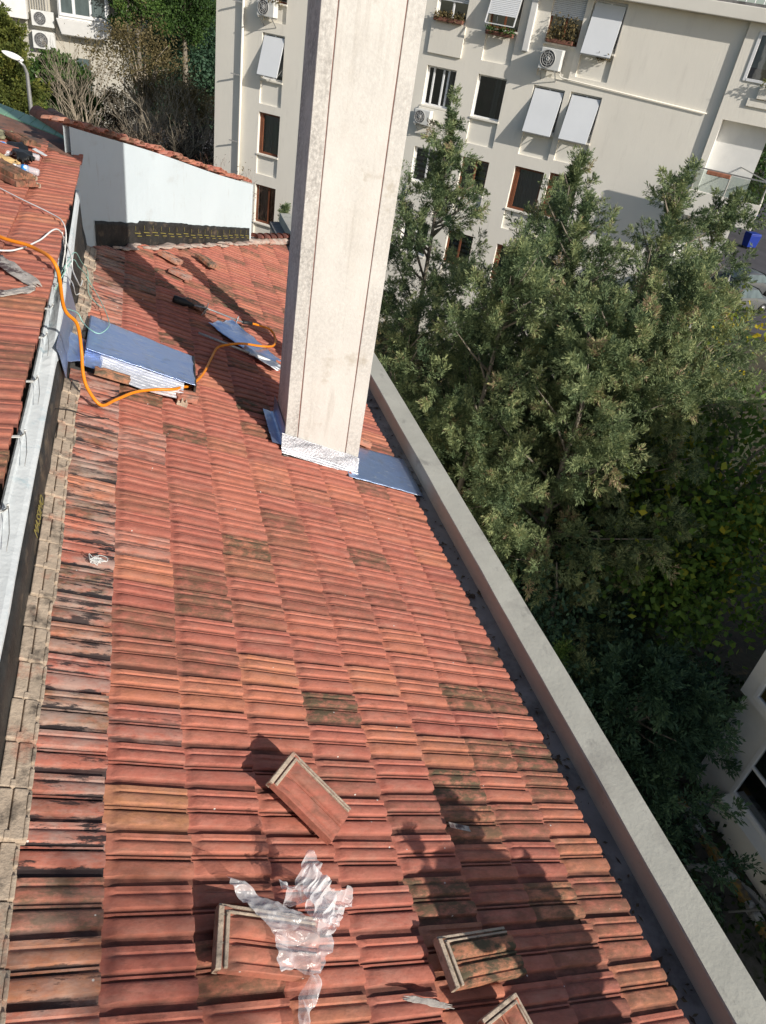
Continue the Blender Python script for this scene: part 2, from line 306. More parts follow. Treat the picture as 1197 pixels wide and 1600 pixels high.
# ------------------------------------------------------------------ tiled roofs
PROF = np.array([(0, -.004), (0.001, .015), (.015, .0185), (.10, .0185), (.122, .012), (.15, .011), (.165, .016), (.19, .0215), (.25, .0235), (.33, .0235), (.372, .0215), (.392, .015), (.402, .003), (.425, .001), (.445, .001), (.452, .010), (.485, .010), (.492, .001), (.525, .002), (.537, .012), (.56, .0195), (.60, .0225), (.68, .0235), (.77, .0230), (.82, .0195), (.838, .006), (.85, .000), (1.0, .000)])
VS = np.array([-.03, .0, .018, .03, .045, .062, .09, .16, .25, .332, .340, .3405])
def tiles(frame, s_edges, y_near, y_far, w_, keep, rng, tone, name, mat, parent, jit=1.0, sref=None):
    Vs = []; Qs = []; Cs = []; base = 0
    np_, nv = len(PROF), len(VS)
    idx = np.arange(np_ * nv).reshape(nv, np_)
    q0 = np.stack([idx[:-1, :-1], idx[:-1, 1:], idx[1:, 1:], idx[1:, :-1]], -1).reshape(-1, 4)
    t = PROF[:, 0][None, :]; h = PROF[:, 1][None, :]
    vv = VS[:, None]
    k = np.clip((vv - 0.022) / 0.038, 0, 1); k = k * k * (3 - 2 * k)
    hb = np.minimum(h, 0.009)
    H = hb + (h - hb) * k
    H = H + (vv / 0.34) * 0.015
    H = np.where(vv > 0.3402, H - 0.03, H)
    GRV = np.clip((0.010 - h) / 0.007, 0, 1) * np.clip((vv + .03) / .06, .3, 1)  # low parts of the profile, where groove shade and dirt are coloured in
    for ci, s0 in enumerate(s_edges):
        off = rng.uniform(-0.03, 0.03) if ci else 0.0
        n = int((y_far - y_near) / w_) + 2
        scol = 0.0
        for j in range(n):
            yc = y_near + (j + 0.5) * w_ + off
            if not keep(s0 + 0.17, yc): continue
            rs, ry, rh, ra = rng.normal(0, .004) * jit, rng.normal(0, .0015) * jit, rng.normal(0, .0016) * jit, rng.normal(0, .006) * jit
            tl = rng.normal(0, .0035) * jit
            S = s0 + vv + rs + 0 * t; Y = yc + (0.5 - t) * w_ * 1.0 + ry + 0 * vv
            S2 = S + (Y - yc) * ra; Y2 = Y - (S - s0 - .17) * ra
            Hh = H + rh * 1.3 + (S - s0 - .17) * tl * 3.6 + (Y - yc) * rng.normal(0, .02) * jit
            P = np.array([[0.0] * 3])
            A = frame(S2, Y2, Hh)
            Vs.append(A.reshape(-1, 3)); Qs.append(q0 + base); base += np_ * nv
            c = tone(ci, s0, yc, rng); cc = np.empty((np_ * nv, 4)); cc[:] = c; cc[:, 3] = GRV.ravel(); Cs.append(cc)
    return raw_mesh(name, np.concatenate(Vs), np.concatenate(Qs), mat, parent, True, 0, np.concatenate(Cs))
def sharp(o, ang=38):
    try:
        me = o.data; me.set_sharp_from_angle(angle=R(ang))
    except Exception: pass
sdn, nrn = np.array(SD), np.array(NR)
def frame_main(S, Y, H):
    sag = 0.010 * np.sin(S * 1.9 + Y * 0.7) + 0.008 * np.sin(Y * 1.7 + 1.3 * S)
    return S[..., None] * sdn + Y[..., None] * np.array([0, 1, 0]) + (H + sag - 0.028 - HH)[..., None] * nrn
sln, nln = np.array(SDL), np.array(NL)
def frame_left(S, Y, H):                                # s = 0 at the eave, negative up the slope
    e = np.array([LE.x, 0, LE.z])
    return e + S[..., None] * sln + Y[..., None] * np.array([0, 1, 0]) + (H - 0.028)[..., None] * nln
# firewall line on the main roof
WK0 = Vector((-.293, 9.185, 0)); WD = Vector((2.127, 3.264, 0)).normalized(); WN = Vector((WD.y, -WD.x, 0))   # WN points to the camera
def before_wall(x, y, m_=0.0): return (Vector((x, y, 0)) - WK0).dot(WN) > m_
def sxy(s): return (RP(s, 0)).x
CHX0, CHX1, CHY0, CHY1 = 1.085, 1.755, 5.38, 5.86
def keep_main(s, y):
    x = sxy(s)
    if not before_wall(x, y, -0.02): return False
    if CHX0 + .02 < x < CHX1 - 0.02 and CHY0 + .02 < y < CHY1 - .02: return False
    if x > CHX1 - .06 and 5.36 < y - 0.16 * (x - 1.9) < 5.86: return False
    if 0.46 < s < 1.4 and 5.72 < y < 6.5 and s < 1.25: return False
    return True
def tone_main(ci, s0, y, rng):
    r = np.clip(rng.beta(1.5, 1.5) * .92 + (0.16 if rng.random() < 0.10 else 0), 0, 1)
    moss = 0.0
    q = rng.random()
    patch = noise.noise(Vector((s0 * .9, y * .8, 3.1)))
    if q < 0.13: moss = rng.uniform(0.6, 1.0)
    elif q < .3: moss = rng.uniform(.1, .4)
    if patch > 0.25 and q < .6: moss = max(moss, rng.uniform(0.3, .8))
    if 3.2 < y: r *= 0.9
    tar = 0.0
    if ci == 0:
        tar = rng.uniform(0.75, 1.0) if rng.random() < .85 else 0.3
    elif ci == 1 and rng.random() < 0.12: tar = 0.5
    if s0 > 2.4 and y < 2.3: moss = max(moss, rng.uniform(0, .6))
    return (r, moss, tar, 1)
rng = np.random.default_rng(11)
roof = empty('tiled_roof', RP(1.9, 6, -0.1), 'long red clay tile roof sloping to the concrete parapet below the tall chimney', 'roof')
edges = [0.7408 + 0.34 * i - 0.34 for i in range(9)]
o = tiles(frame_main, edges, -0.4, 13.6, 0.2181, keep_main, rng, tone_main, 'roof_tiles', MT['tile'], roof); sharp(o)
# roof deck under the tiles
mb = MB()
c = [RP(.34, -1, -.12), RP(3.46, -1, -.12), RP(3.46, 13.6, -.12), RP(.34, 9.2, -.12)]
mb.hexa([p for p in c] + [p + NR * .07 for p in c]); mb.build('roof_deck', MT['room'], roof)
# beige heads of the top row of tiles, one notched block each
mb = MB(); rg = random.Random(4)
y = 0.6
while y < 8.5:
    w_ = 0.2181
    j = rg.uniform(-.012, .012); hgt = rg.uniform(-.006, .006)
    if not (5.35 < y < 6.25):
        def fr(s, yy, o, j=j, hgt=hgt): return RP(s + j, yy, o + hgt)
        mb.box(.318, .452, y + .0005, y + w_ - .0005, -.04, .004, fr)
        mb.box(.330, .378, y + .004, y + w_ - .010, -.03, .022, fr)
        mb.box(.384, .436, y + .003, y + w_ - .004, -.03, .016, fr)
        mb.box(.368, .390, y + .000, y + w_ * .16, -.03, .026, fr)
        mb.box(.300 + rg.uniform(0, .012), .334, y + w_ * .05, y + w_ * .9, -.035, .006, fr)
        mb.box(.434, .452, y + w_ * .02, y + w_ * .42, -.03, .020, fr)
        mb.box(.434, .450, y + w_ * .55, y + w_ * .86, -.03, .022, fr)
    y += w_
mb.build('tile_heads', MT['beige'], roof, bevel=0.005)
# lumps of mortar along the firewall and along the verge
def lump(mb, c, r, seed, flat=0.5, n=(7, 10)):
    rr = random.Random(seed); vs = []; fs = []
    a, b = n; off = Vector((rr.uniform(0, 50), rr.uniform(0, 50), 0))
    for i in range(a + 1):
        th = PI * i / a
        for j in range(b):
            ph = 2 * PI * j / b; d = Vector((math.sin(th) * math.cos(ph), math.sin(th) * math.sin(ph), math.cos(th)))
            k = 1 + .55 * noise.noise(d * 1.7 + off)
            vs.append(Vector(c) + Vector((d.x * r[0] * k, d.y * r[1] * k, d.z * r[2] * k)))
    for i in range(a):
        for j in range(b): fs.append((i * b + j, (i + 1) * b + j, (i + 1) * b + (j + 1) % b, i * b + (j + 1) % b))
    mb.add(vs, fs, True)
mb = MB()
for i in range(34):
    k = -0.15 + i * .112 + rg.uniform(-.03, .03); p = WK0 + WD * k + WN * rg.uniform(.03, .13); z = -HH / math.cos(PIT) - p.x * math.tan(PIT)
    lump(mb, (p.x, p.y, z + .02), (rg.uniform(.05, .12), rg.uniform(.03, .08), rg.uniform(.008, .020)), i, n=(6, 9))
for i in range(10):
    k = 3.5 + i * .16; p = WK0 + WD * k; z = -HH / math.cos(PIT) - p.x * math.tan(PIT)
    lump(mb, (p.x, p.y, z + .0), (.14, .12, .06), 60 + i)
m = M('rough_mortar', (0.46, 0.37, 0.31), 0.95); m.var(9, 0.2); m.stain(7, 0.5, 0.6, (0.45, 0.20, 0.14), k=.6); m.bump(m.noise(40, 6), 0.01, 0.8); MT['mortar'] = m.m
mb.build('mortar', MT['mortar'], roof)
mb = MB()
for i in range(6):                                      # curved verge tiles beyond the firewall
    k = 3.62 + i * .26; p = WK0 + WD * k; z = -HH / math.cos(PIT) - p.x * math.tan(PIT) + .075
    a = Vector((p.x, p.y, z)); b = a + WD * .25 + Vector((0, 0, -.06)); n_ = 8; vs = []
    for e, q in ((a, .085), (b, .07)):
        for t in range(n_ + 1):
            an = PI * t / n_; vs.append(e + WN * (-math.cos(an) * q) + Vector((0, 0, math.sin(an) * q * .8)))
    mb.add(vs, [(t, t + 1, n_ + 2 + t, n_ + 1 + t) for t in range(n_)] + [tuple(range(n_ + 1))], True)
mb.build('verge_tiles', MT['tile'], roof)

# upper left roof
lroof = empty('upper_tiled_roof', LQ(-1.0, 6, -.1), 'higher red tile roof at the left edge with bottles and loose tiles lying on it', 'roof')
VD = Vector((-0.80, 0.60, 0))                            # direction of its far verge
def keep_left(s, y):
    p = Vector((LE.x + s * math.cos(LP), y, 0)); q = p - Vector((-.60, 8.62, 0))
    return q.dot(Vector((.60, .80, 0))) < -0.02
def tone_left(ci, s0, y, rng):
    moss = rng.uniform(.3, .9) if rng.random() < (.45 if y < 4.6 else .15) else 0.05
    return (np.clip(rng.beta(2, 2) * .9, 0, 1), moss, 0.0, 1)
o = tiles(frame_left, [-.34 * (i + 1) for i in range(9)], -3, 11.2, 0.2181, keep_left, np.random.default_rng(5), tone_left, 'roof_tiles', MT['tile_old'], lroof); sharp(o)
mb = MB(); c = [LQ(-.62, -4, -.12), LQ(-.62, 8.62, -.12), LQ(-4, 11.2, -.12), LQ(-4, -4, -.12)]
mb.hexa(c + [p + NL * .07 for p in c]); mb.build('roof_deck', MT['room'], lroof)
# cemented verge band and green sheet metal edge
mb = MB(); a = LQ(-.60, 8.58, .0); b = LQ(-4.0, 11.13, .0); n2 = Vector((.6, .8, 0))
def strip(mb, a, b, n_, w0, w1, z0, z1, seg=24, jit=0.0, sd=1):
    def sh(w_): return Vector((-.8, .6, 0)) * ((.6 * w_ + .02) / .8) if w_ > -.05 else Vector((0, 0, 0))
    a0 = a + n_ * w0 + sh(w0); a1 = a + n_ * w1 + sh(w1); b0 = b + n_ * w0; b1 = b + n_ * w1
    for i in range(seg):
        p0, p1, q0, q1 = a0.lerp(b0, i / seg), a1.lerp(b1, i / seg), a0.lerp(b0, (i + 1) / seg), a1.lerp(b1, (i + 1) / seg)
        u0 = Vector((0, 0, z0)); u1 = Vector((0, 0, z1)); mb.hexa([p0 + u0, q0 + u0, q1 + u0, p1 + u0, p0 + u1, q0 + u1, q1 + u1, p1 + u1])
    return
    r_ = random.Random(sd)
    for i in range(seg):
        p = a.lerp(b, i / seg); q = a.lerp(b, (i + 1) / seg)
        mb.hexa([p + n_ * w0 + Vector((0, 0, z0)), q + n_ * w0 + Vector((0, 0, z0)), q + n_ * w1 + Vector((0, 0, z0)), p + n_ * w1 + Vector((0, 0, z0)),
                 p + n_ * w0 + Vector((0, 0, z1)), q + n_ * w0 + Vector((0, 0, z1)), q + n_ * w1 + Vector((0, 0, z1)), p + n_ * w1 + Vector((0, 0, z1))])
strip(mb, a, b, n2, -.10, .42, -.09, .012)
m = M('cemented_verge', (0.23, 0.125, 0.09), 0.9); m.var(5, .25); m.stain(6, .5, .62, (.10, .085, .075)); m.bump(m.noise(30, 6), .008, .7)
mb.build('verge_band', m.m, lroof)
mb = MB(); strip(mb, a, b, n2, .423, .78, -.11, .024); mb.build('sheet_metal_edge', MT['greenmetal'], lroof, bevel=.01)
# cement-smeared patch of broken ridge on the left roof
m = M('grey_cement', (0.42, 0.38, 0.34), .95); m.var(12, .3); m.stain(8, .5, .58, (.10, .07, .07)); m.bump(m.noise(40, 6), .01, .8)
MT['cement'] = m.m

# ------------------------------------------------------------------ parapet and gutter
pw = empty('parapet_wall', (2.59, 5, -3.8), 'plain grey concrete parapet running along the eave of the tile roof', 'parapet')
YE = 14.6
ys = np.linspace(-2.5, YE, 90); rows = []
for i, y in enumerate(ys):
    e = [.003 * noise.noise(Vector((y * 2.1, k * 7.7, 0))) + .0015 * noise.noise(Vector((y * 9, k * 3.3, 4))) for k in range(4)]
    rows.append([(2.482 + e[0], y, -3.86), (2.482 + e[0], y, -3.604 + e[1]), (2.488 + e[1], y, -3.594 + e[1]), (2.692 + e[2], y, -3.590 + e[3]), (2.70 + e[2], y, -3.60 + e[3]), (2.70 + e[2], y, -4.4)])
grid_mesh('parapet_body', np.array(rows), MT['parapet'], pw, smooth=False)
mb = MB(); mb.hexa([(2.30, -2.5, -3.84), (2.484, -2.5, -3.84), (2.484, YE, -3.84), (2.30, YE, -3.84), (2.30, -2.5, -3.765), (2.484, -2.5, -3.755), (2.484, YE, -3.755), (2.30, YE, -3.765)])
mb.build('gutter_floor', MT['gutter'], pw)
rngl = np.random.default_rng(8); n_ = 380; yl = rngl.uniform(.5, 13, n_) ; yl = yl + .25 * np.sin(yl * 4); xl = 2.36 + rngl.random(n_) ** 1.5 * .11
cL = np.stack([xl, yl, np.full(n_, -3.752) + rngl.random(n_) * .01], -1); aL = rngl.uniform(0, 6.28, n_); lL = rngl.uniform(.006, .026, n_); wL = lL * rngl.uniform(.2, .6, n_)
uL = np.stack([np.cos(aL), np.sin(aL), rngl.normal(0, .15, n_)], -1) * lL[:, None]; vL = np.stack([-np.sin(aL), np.cos(aL), rngl.normal(0, .1, n_)], -1) * wL[:, None]
LITTER = (np.stack([cL - uL, cL - vL, cL + uL, cL + vL], 1).reshape(-1, 3), np.arange(n_ * 4).reshape(-1, 4))
mb = MB(); mb.box(2.505, 2.695, -2.5, YE, -12, -4.3); mb.box(-.55, 2.5, -2.5, -2.3, -12, -3.9); mb.build('outer_wall', MT['cream'], pw)

# ------------------------------------------------------------------ chimney
ch = empty('chimney', (1.085, 5.38, -3.6), 'tall square plastered chimney standing through the red tile roof', 'chimney')
mb = MB(); ZT = 3.2; ZB = -3.75
mb.box(CHX0 + .004, CHX1 - .004, CHY0 + .012, CHY1, ZB, ZT)
mb.build('chimney_shaft', MT['chimney'], ch, bevel=.008)
def chslab(x0, x1, name):
    mb = MB()
    zz = np.linspace(ZB, ZT, 60); P = []
    for z in zz:
        j0 = .0018 * noise.noise(Vector((z * 3, x0 * 9, 0))); j1 = .0018 * noise.noise(Vector((z * 3, x1 * 9, 5)))
        P.append([(x0 + j0, CHY0 + .014, z), (x0 + j0, CHY0 + .003, z), (x0 + j0 + .003, CHY0, z), (x1 + j1 - .003, CHY0, z), (x1 + j1, CHY0 + .003, z), (x1 + j1, CHY0 + .014, z)])
    grid_mesh(name, np.array(P), MT['chimney'], ch, smooth=False)
chslab(CHX0 - .002, 1.188, 'corner_strip'); chslab(1.196, 1.628, 'front_panel'); chslab(1.636, CHX1 + .002, 'corner_strip')
mb = MB(); mb.box(1.186, 1.198, CHY0 + .006, CHY0 + .02, ZB, ZT); mb.box(1.626, 1.638, CHY0 + .006, CHY0 + .02, ZB, ZT)
m = M('groove_sealant', (0.22, 0.12, 0.10), .9); m.var(9, .3); mb.build('groove', m.m, ch)
mb = MB(); mb.box(CHX0 - .09, CHX1 + .09, CHY0 - .09, CHY1 + .09, ZT, ZT + .12); mb.build('cap_slab', MT['chimney'], ch, bevel=.01)
# foil flashing round the foot
def zroof(x): return -HH / math.cos(PIT) - x * math.tan(PIT)
P = []
for i, x in enumerate(np.linspace(CHX0 - .03, CHX1 + .012, 40)):
    zr = zroof(x) + .004; top = zroof(x) + .165 + .012 * noise.noise(Vector((x * 7, 0, 0)))
    row = []
    for t in np.linspace(0, 1, 110):
        z = top + (zr - top) * t; yy = CHY0 - .006 - .012 * t - .05 * max(0, t - .8) * 5 - .0055 * (1 + math.sin(t * 80 + .8 * math.sin(x * 14) + 1.1 * noise.noise(Vector((x * 9, t * 4, 0)))))
        row.append((x, yy, z))
    P.append(row)
grid_mesh('front_flashing', np.array(P), MT['foilridge'], ch, smooth=True)
P = []
for i, y in enumerate(np.linspace(CHY0 + .0, CHY1 + .12, 16)):
    row = []
    for t in np.linspace(0, 1, 10):
        if t < .5: x = CHX0 - .006; z = zroof(x) + .22 - .18 * t * 2
        else: x = CHX0 - .006 - (t - .5) * 2 * .10; z = zroof(x) + .042
        row.append((x - .006 * abs(noise.noise(Vector((y * 8, t * 5, 1)))), y, z + .006 * noise.noise(Vector((y * 9, t * 6, 8)))))
    P.append(row)
grid_mesh('side_flashing', np.array(P), MT['foilflat'], ch, smooth=True)
def _q(): pass
def quadpatch(name, c, frame, mat, parent, nx=20, ny=20, amp=.008, fr=9, thick=.003, edge=.0, seed=0):
    # c: four (a, b, o) corners in order; frame maps (a, b, o) to a point
    P = []; c = [np.array(q, float) for q in c]
    for i in range(ny):
        v = i / (ny - 1); row = []
        for j in range(nx):
            u = j / (nx - 1); ee = edge * noise.noise(Vector((u * 6 + seed, v * 6, 3.3)))
            uu = u + (ee if j in (0, nx - 1) else 0); vv_ = v + (ee if i in (0, ny - 1) else 0)
            q = (c[0] * (1 - uu) + c[1] * uu) * (1 - vv_) + (c[3] * (1 - uu) + c[2] * uu) * vv_
            o_ = q[2] + amp * noise.noise(Vector((q[0] * fr + seed, q[1] * fr, 0))) + amp * .4 * noise.noise(Vector((q[0] * fr * 3, q[1] * fr * 3, seed)))
            row.append(tuple(frame(q[0], q[1], o_)))
        P.append(row)
    return grid_mesh(name, np.array(P), mat, parent, True, thick)
quadpatch('apron_flashing', [(2.74, 5.24, .015), (3.56, 5.30, .012), (3.56, 5.96, .012), (2.78, 5.86, .02)], RP, MT['foilflat'], ch, amp=.006)

quadpatch('cement_patch', [(-.95, 5.13, .012), (-.89, 5.25, .012), (-.62, 4.86, .014), (-.66, 4.74, .012)], LQ, MT['cement'], lroof, 26, 10, .014, 22, .006, edge=.12, seed=2)
quadpatch('cement_patch', [(-.64, 4.80, .012), (-.65, 4.68, .012), (-.90, 4.44, .012), (-.88, 4.56, .014)], LQ, MT['cement'], lroof, 26, 10, .014, 22, .006, edge=.12, seed=6)
vent = empty('vent_stack', (1.87, 7.1, -3.6), 'short square concrete vent hidden behind the tall chimney', 'vent')
mb = MB(); mb.box(1.77, 1.97, 7.0, 7.2, -3.8, -1.62); mb.build('vent_shaft', MT['chimney'], vent, bevel=.01)
mb = MB(); mb.box(1.75, 1.99, 6.98, 7.22, -1.62, -1.57); mb.build('vent_cap', MT['parapet'], vent, bevel=.006)

# ------------------------------------------------------------------ firewall at the far end
fw = empty('firewall', WK0 + Vector((0, 0, -3)), 'smooth white gable wall with black bitumen strip at its foot', 'wall')
def ztop(k): return -1.655 - 0.272 * k + .01 * math.sin(k * 2)
ks = np.linspace(-.70, 3.50, 40); P = []
for k in ks:
    p = WK0 + WD * k; e = .004 * noise.noise(Vector((k * 2, 0, 0)))
    P.append([p + WN * e + Vector((0, 0, -4.2)), p + WN * (-e) + Vector((0, 0, -3.0)), p + WN * e + Vector((0, 0, ztop(k))), p - WN * .07 + Vector((0, 0, ztop(k))), p - WN * .07 + Vector((0, 0, -12))])
grid_mesh('wall_body', np.array([[tuple(q) for q in r] for r in P]), MT['firewall'], fw, smooth=False)
mb = MB(); p = WK0 + WD * 3.50; mb.hexa([p + WN * .004 + Vector((0, 0, -12)), p + WD * .004 + WN * .004 + Vector((0, 0, -12)), p + WD * .004 - WN * .18 + Vector((0, 0, -12)), p - WN * .18 + Vector((0, 0, -12))] + [p + WN * .004 + Vector((0, 0, ztop(3.5))), p + WD * .004 + WN * .004 + Vector((0, 0, ztop(3.5))), p + WD * .004 - WN * .18 + Vector((0, 0, ztop(3.5))), p - WN * .18 + Vector((0, 0, ztop(3.5)))]); mb.build('wall_end', MT['firewall'], fw)
P = []
for i, k in enumerate(np.linspace(-.42, 3.42, 90)):
    p = WK0 + WD * k; zr = zroof(p.x) - .04; h_ = .275 - .018 * k + .012 * noise.noise(Vector((k * 9, 1, 0))) + (.03 if .4 < k < 1.55 else 0) + (0.02 if k > 1.55 else 0)
    P.append([tuple(p + WN * (.016 + .006 * noise.noise(Vector((k * 6, t * 3, 2)))) + Vector((0, 0, zr + (h_ + .02) * t))) for t in np.linspace(0, 1, 8)] + [tuple(p + WN * .002 + Vector((0, 0, zr + h_ + .02)))])
grid_mesh('bitumen_strip', np.array(P), MT['membrane'], fw, smooth=True)
mb = MB()                                               # the small yellow dashes printed on the bitumen
for i in range(17):
    k = .30 + i * .185; p = WK0 + WD * k + WN * .027; z = zroof(p.x) + .125 + (.02 if k < 1.5 else -.01) + .01 * math.sin(i)
    mb.bar(p + Vector((0, 0, z)), p + WD * .12 + Vector((0, 0, z - .03)), .003, .009)
    mb.bar(p + WD * .05 + Vector((0, 0, z - .045)), p + WD * .14 + Vector((0, 0, z - .065)), .003, .008)
    mb.bar(p + WD * .02 + Vector((0, 0, z + .02)), p + WD * .02 + Vector((0, 0, z + .075)), .009, .003, Vector((1, 0, 0)))
mb.build('printed_marks', MT['print'], fw)
# tiles of the roof behind, seen edge-on along the wall top
mb = MB(); n_ = 8; Vv = []; Qq = []; base = 0; cols = []
rr = random.Random(3); k = -.72
rows = []
while k < 3.45:
    for row in range(2):
        p = WK0 + WD * (k + rr.uniform(-.03, .03)) - WN * (-.015 + .13 * row + rr.uniform(-.02, .02)); z = ztop(k) + .035 - .025 * row + rr.uniform(-.015, .012)
        rad = rr.uniform(.055, .075); ax = (-WN + WD * rr.uniform(-.25, .25) + Vector((0, 0, rr.uniform(-.14, .04)))).normalized(); ln = rr.uniform(.14, .2)
        sx = WD * 1.0 + Vector((0, 0, -.27)); sx.normalize()
        vs = []
        for e in (0, ln):
            for layer in (1.0, .78):
                for t in range(n_ + 1):
                    an = PI * (t / n_) * .92 + .12; vs.append(Vector((p.x, p.y, z)) + ax * e + sx * (-math.cos(an) * rad * layer) + Vector((0, 0, math.sin(an) * rad * .75 * layer)))
        m1 = n_ + 1
        fs = [(t, t + 1, 2 * m1 + t + 1, 2 * m1 + t) for t in range(n_)] + [(m1 + t, m1 + t + 1, t + 1, t) for t in range(n_)] + [(3 * m1 + t, 3 * m1 + t + 1, m1 + t + 1, m1 + t) for t in range(n_)]
        Vv += [tuple(v) for v in vs]; Qq += [tuple(i + base for i in f) for f in fs]; base += len(vs)
        tn = (rr.random(), rr.uniform(0, .9) if rr.random() < .5 else 0, 0.6 if k < .3 else .2, 0); cols += [tn] * len(vs)
    k += .115
raw_mesh('coping_tiles', np.array(Vv), np.array(Qq), MT['tile_old'], fw, True, 0, np.array(cols))

# ------------------------------------------------------------------ step between the two roofs: white coated kerb, gutter, brackets
st = empty('box_gutter', (-.68, 5, -2.6), 'white coated gutter kerb with black lined channel between the two roofs', 'gutter')
P = []
for y in np.linspace(0.4, 9.0, 70):
    f = max(0, min(1, (y - 5.0) / 3.5)); e = .006 * noise.noise(Vector((y * 2.3, 0, 0))); e2 = .01 * noise.noise(Vector((y * 1.7, 5, 0)))
    zL = -2.41 + .14 * f + e; zR = -2.425 + .36 * f + e2; zb = zroof(-.61) + .03
    face = .14 + .02 * math.sin(y * 2.1) + .015 * noise.noise(Vector((y * 5, 8, 0)))
    P.append([(-.755, y, zL - .2), (-.755, y, zL + .012), (-.742, y, zL + .022), (-.725, y, zL + .018), (-.718, y, zL), (-.655 + e2 * .5, y, zR), (-.632 + e2 * .5, y, zR - .012), (-.622, y, zR - face * (1 - .5 * f))])
grid_mesh('white_kerb', np.array(P), MT['coating'], st, smooth=False)
P = []
for y in np.linspace(0.4, 8.9, 60):
    e = .012 * noise.noise(Vector((y * 3, 2, 0))); P.append([(-.640, y, -2.2 + .0), (-.628 + e * .3, y, -2.45), (-.612 + e, y, -2.56), (-.598 + e, y, -2.72)])
P = np.array(P)
for i, y in enumerate(np.linspace(0.4, 8.9, 60)):
    f = max(0, min(1, (y - 5.0) / 3.5)); P[i, 0, 2] = -2.46 + .36 * f
grid_mesh('bitumen_face', P, MT['membrane'], st, smooth=True)
mb = MB(); mb.box(-.99, -.755, 0.4, 9.6, -2.62, -2.60); mb.box(-1.0, -.985, .4, 9.6, -2.62, -1.84)
mb.build('channel_lining', MT['membrane'], st)
for y in (2.55, 3.35, 4.1, 4.82, 5.5, 6.02, 6.45, 7.2, 7.45, 8.1, 8.6):
    mb = MB(); z = -2.385 + .12 * max(0, min(1, (y - 5) / 3.5)); mb.bar((-.98, y, z), (-.735, y, z + .002), .022, .005)
    mb.bar((-.735, y, z + .002), (-.70, y - .01, z + .028), .018, .005); mb.tube([(-.706, y, z + .02), (-.702, y, z + .045)], .007, 8)
    pr_ = mb.build('gutter_bracket', MT['cablew'], st)
    mb = MB(); mb.tube([(-.702, y, z + .04), (-.685, y - .10, z + .05), (-.672, y - .22, z + .03), (-.672, y - .34, z + .012)], .0022, 5); mb.build('tie_strap', MT['metal'], pr_)
mb = MB()                                               # grey foil lapped over the kerb beside the blue sheet
P = []
for y in np.linspace(5.3, 6.6, 24):
    P.append([(-.630 + .0, y, -2.42 + .05 * (y - 5.1) + .09 * abs(y - 5.95)), (-.612, y, -2.42 + .03 * noise.noise(Vector((y * 4, 0, 0)))), (-.588 + .02 * noise.noise(Vector((y * 6, 0, 2))), y, -2.56), (-.575 - .02 * math.sin((y - 5.1) * 1.74), y, -2.60)])
grid_mesh('foil_lap', np.array(P), MT['foilflat'], st, smooth=True)
# letters printed on the bitumen face
def text_mesh(body, size, mw, mat, parent, name='lettering', ext=.0008):
    cu = bpy.data.curves.new(name, 'FONT'); cu.body = body; cu.size = size; cu.extrude = ext; cu.align_x = 'CENTER'; cu.align_y = 'CENTER'
    t = link(bpy.data.objects.new(name, cu)); dg = bpy.context.evaluated_depsgraph_get(); me = bpy.data.meshes.new_from_object(t.evaluated_get(dg)); bpy.data.objects.remove(t)
    me.transform(mw); me.materials.clear(); me.materials.append(mat); o = link(bpy.data.objects.new(name, me)); return put(o, parent)
def basis(x, y, p):
    x = Vector(x).normalized(); z = x.cross(Vector(y)).normalized(); y = z.cross(x)
    return Matrix(((x.x, y.x, z.x, p[0]), (x.y, y.y, z.y, p[1]), (x.z, y.z, z.z, p[2]), (0, 0, 0, 1)))
text_mesh('MASSIMO', .085, basis((0, 1, 0), (-.16, 0, 1), (-.600, 3.55, -2.56)), MT['print'], st)

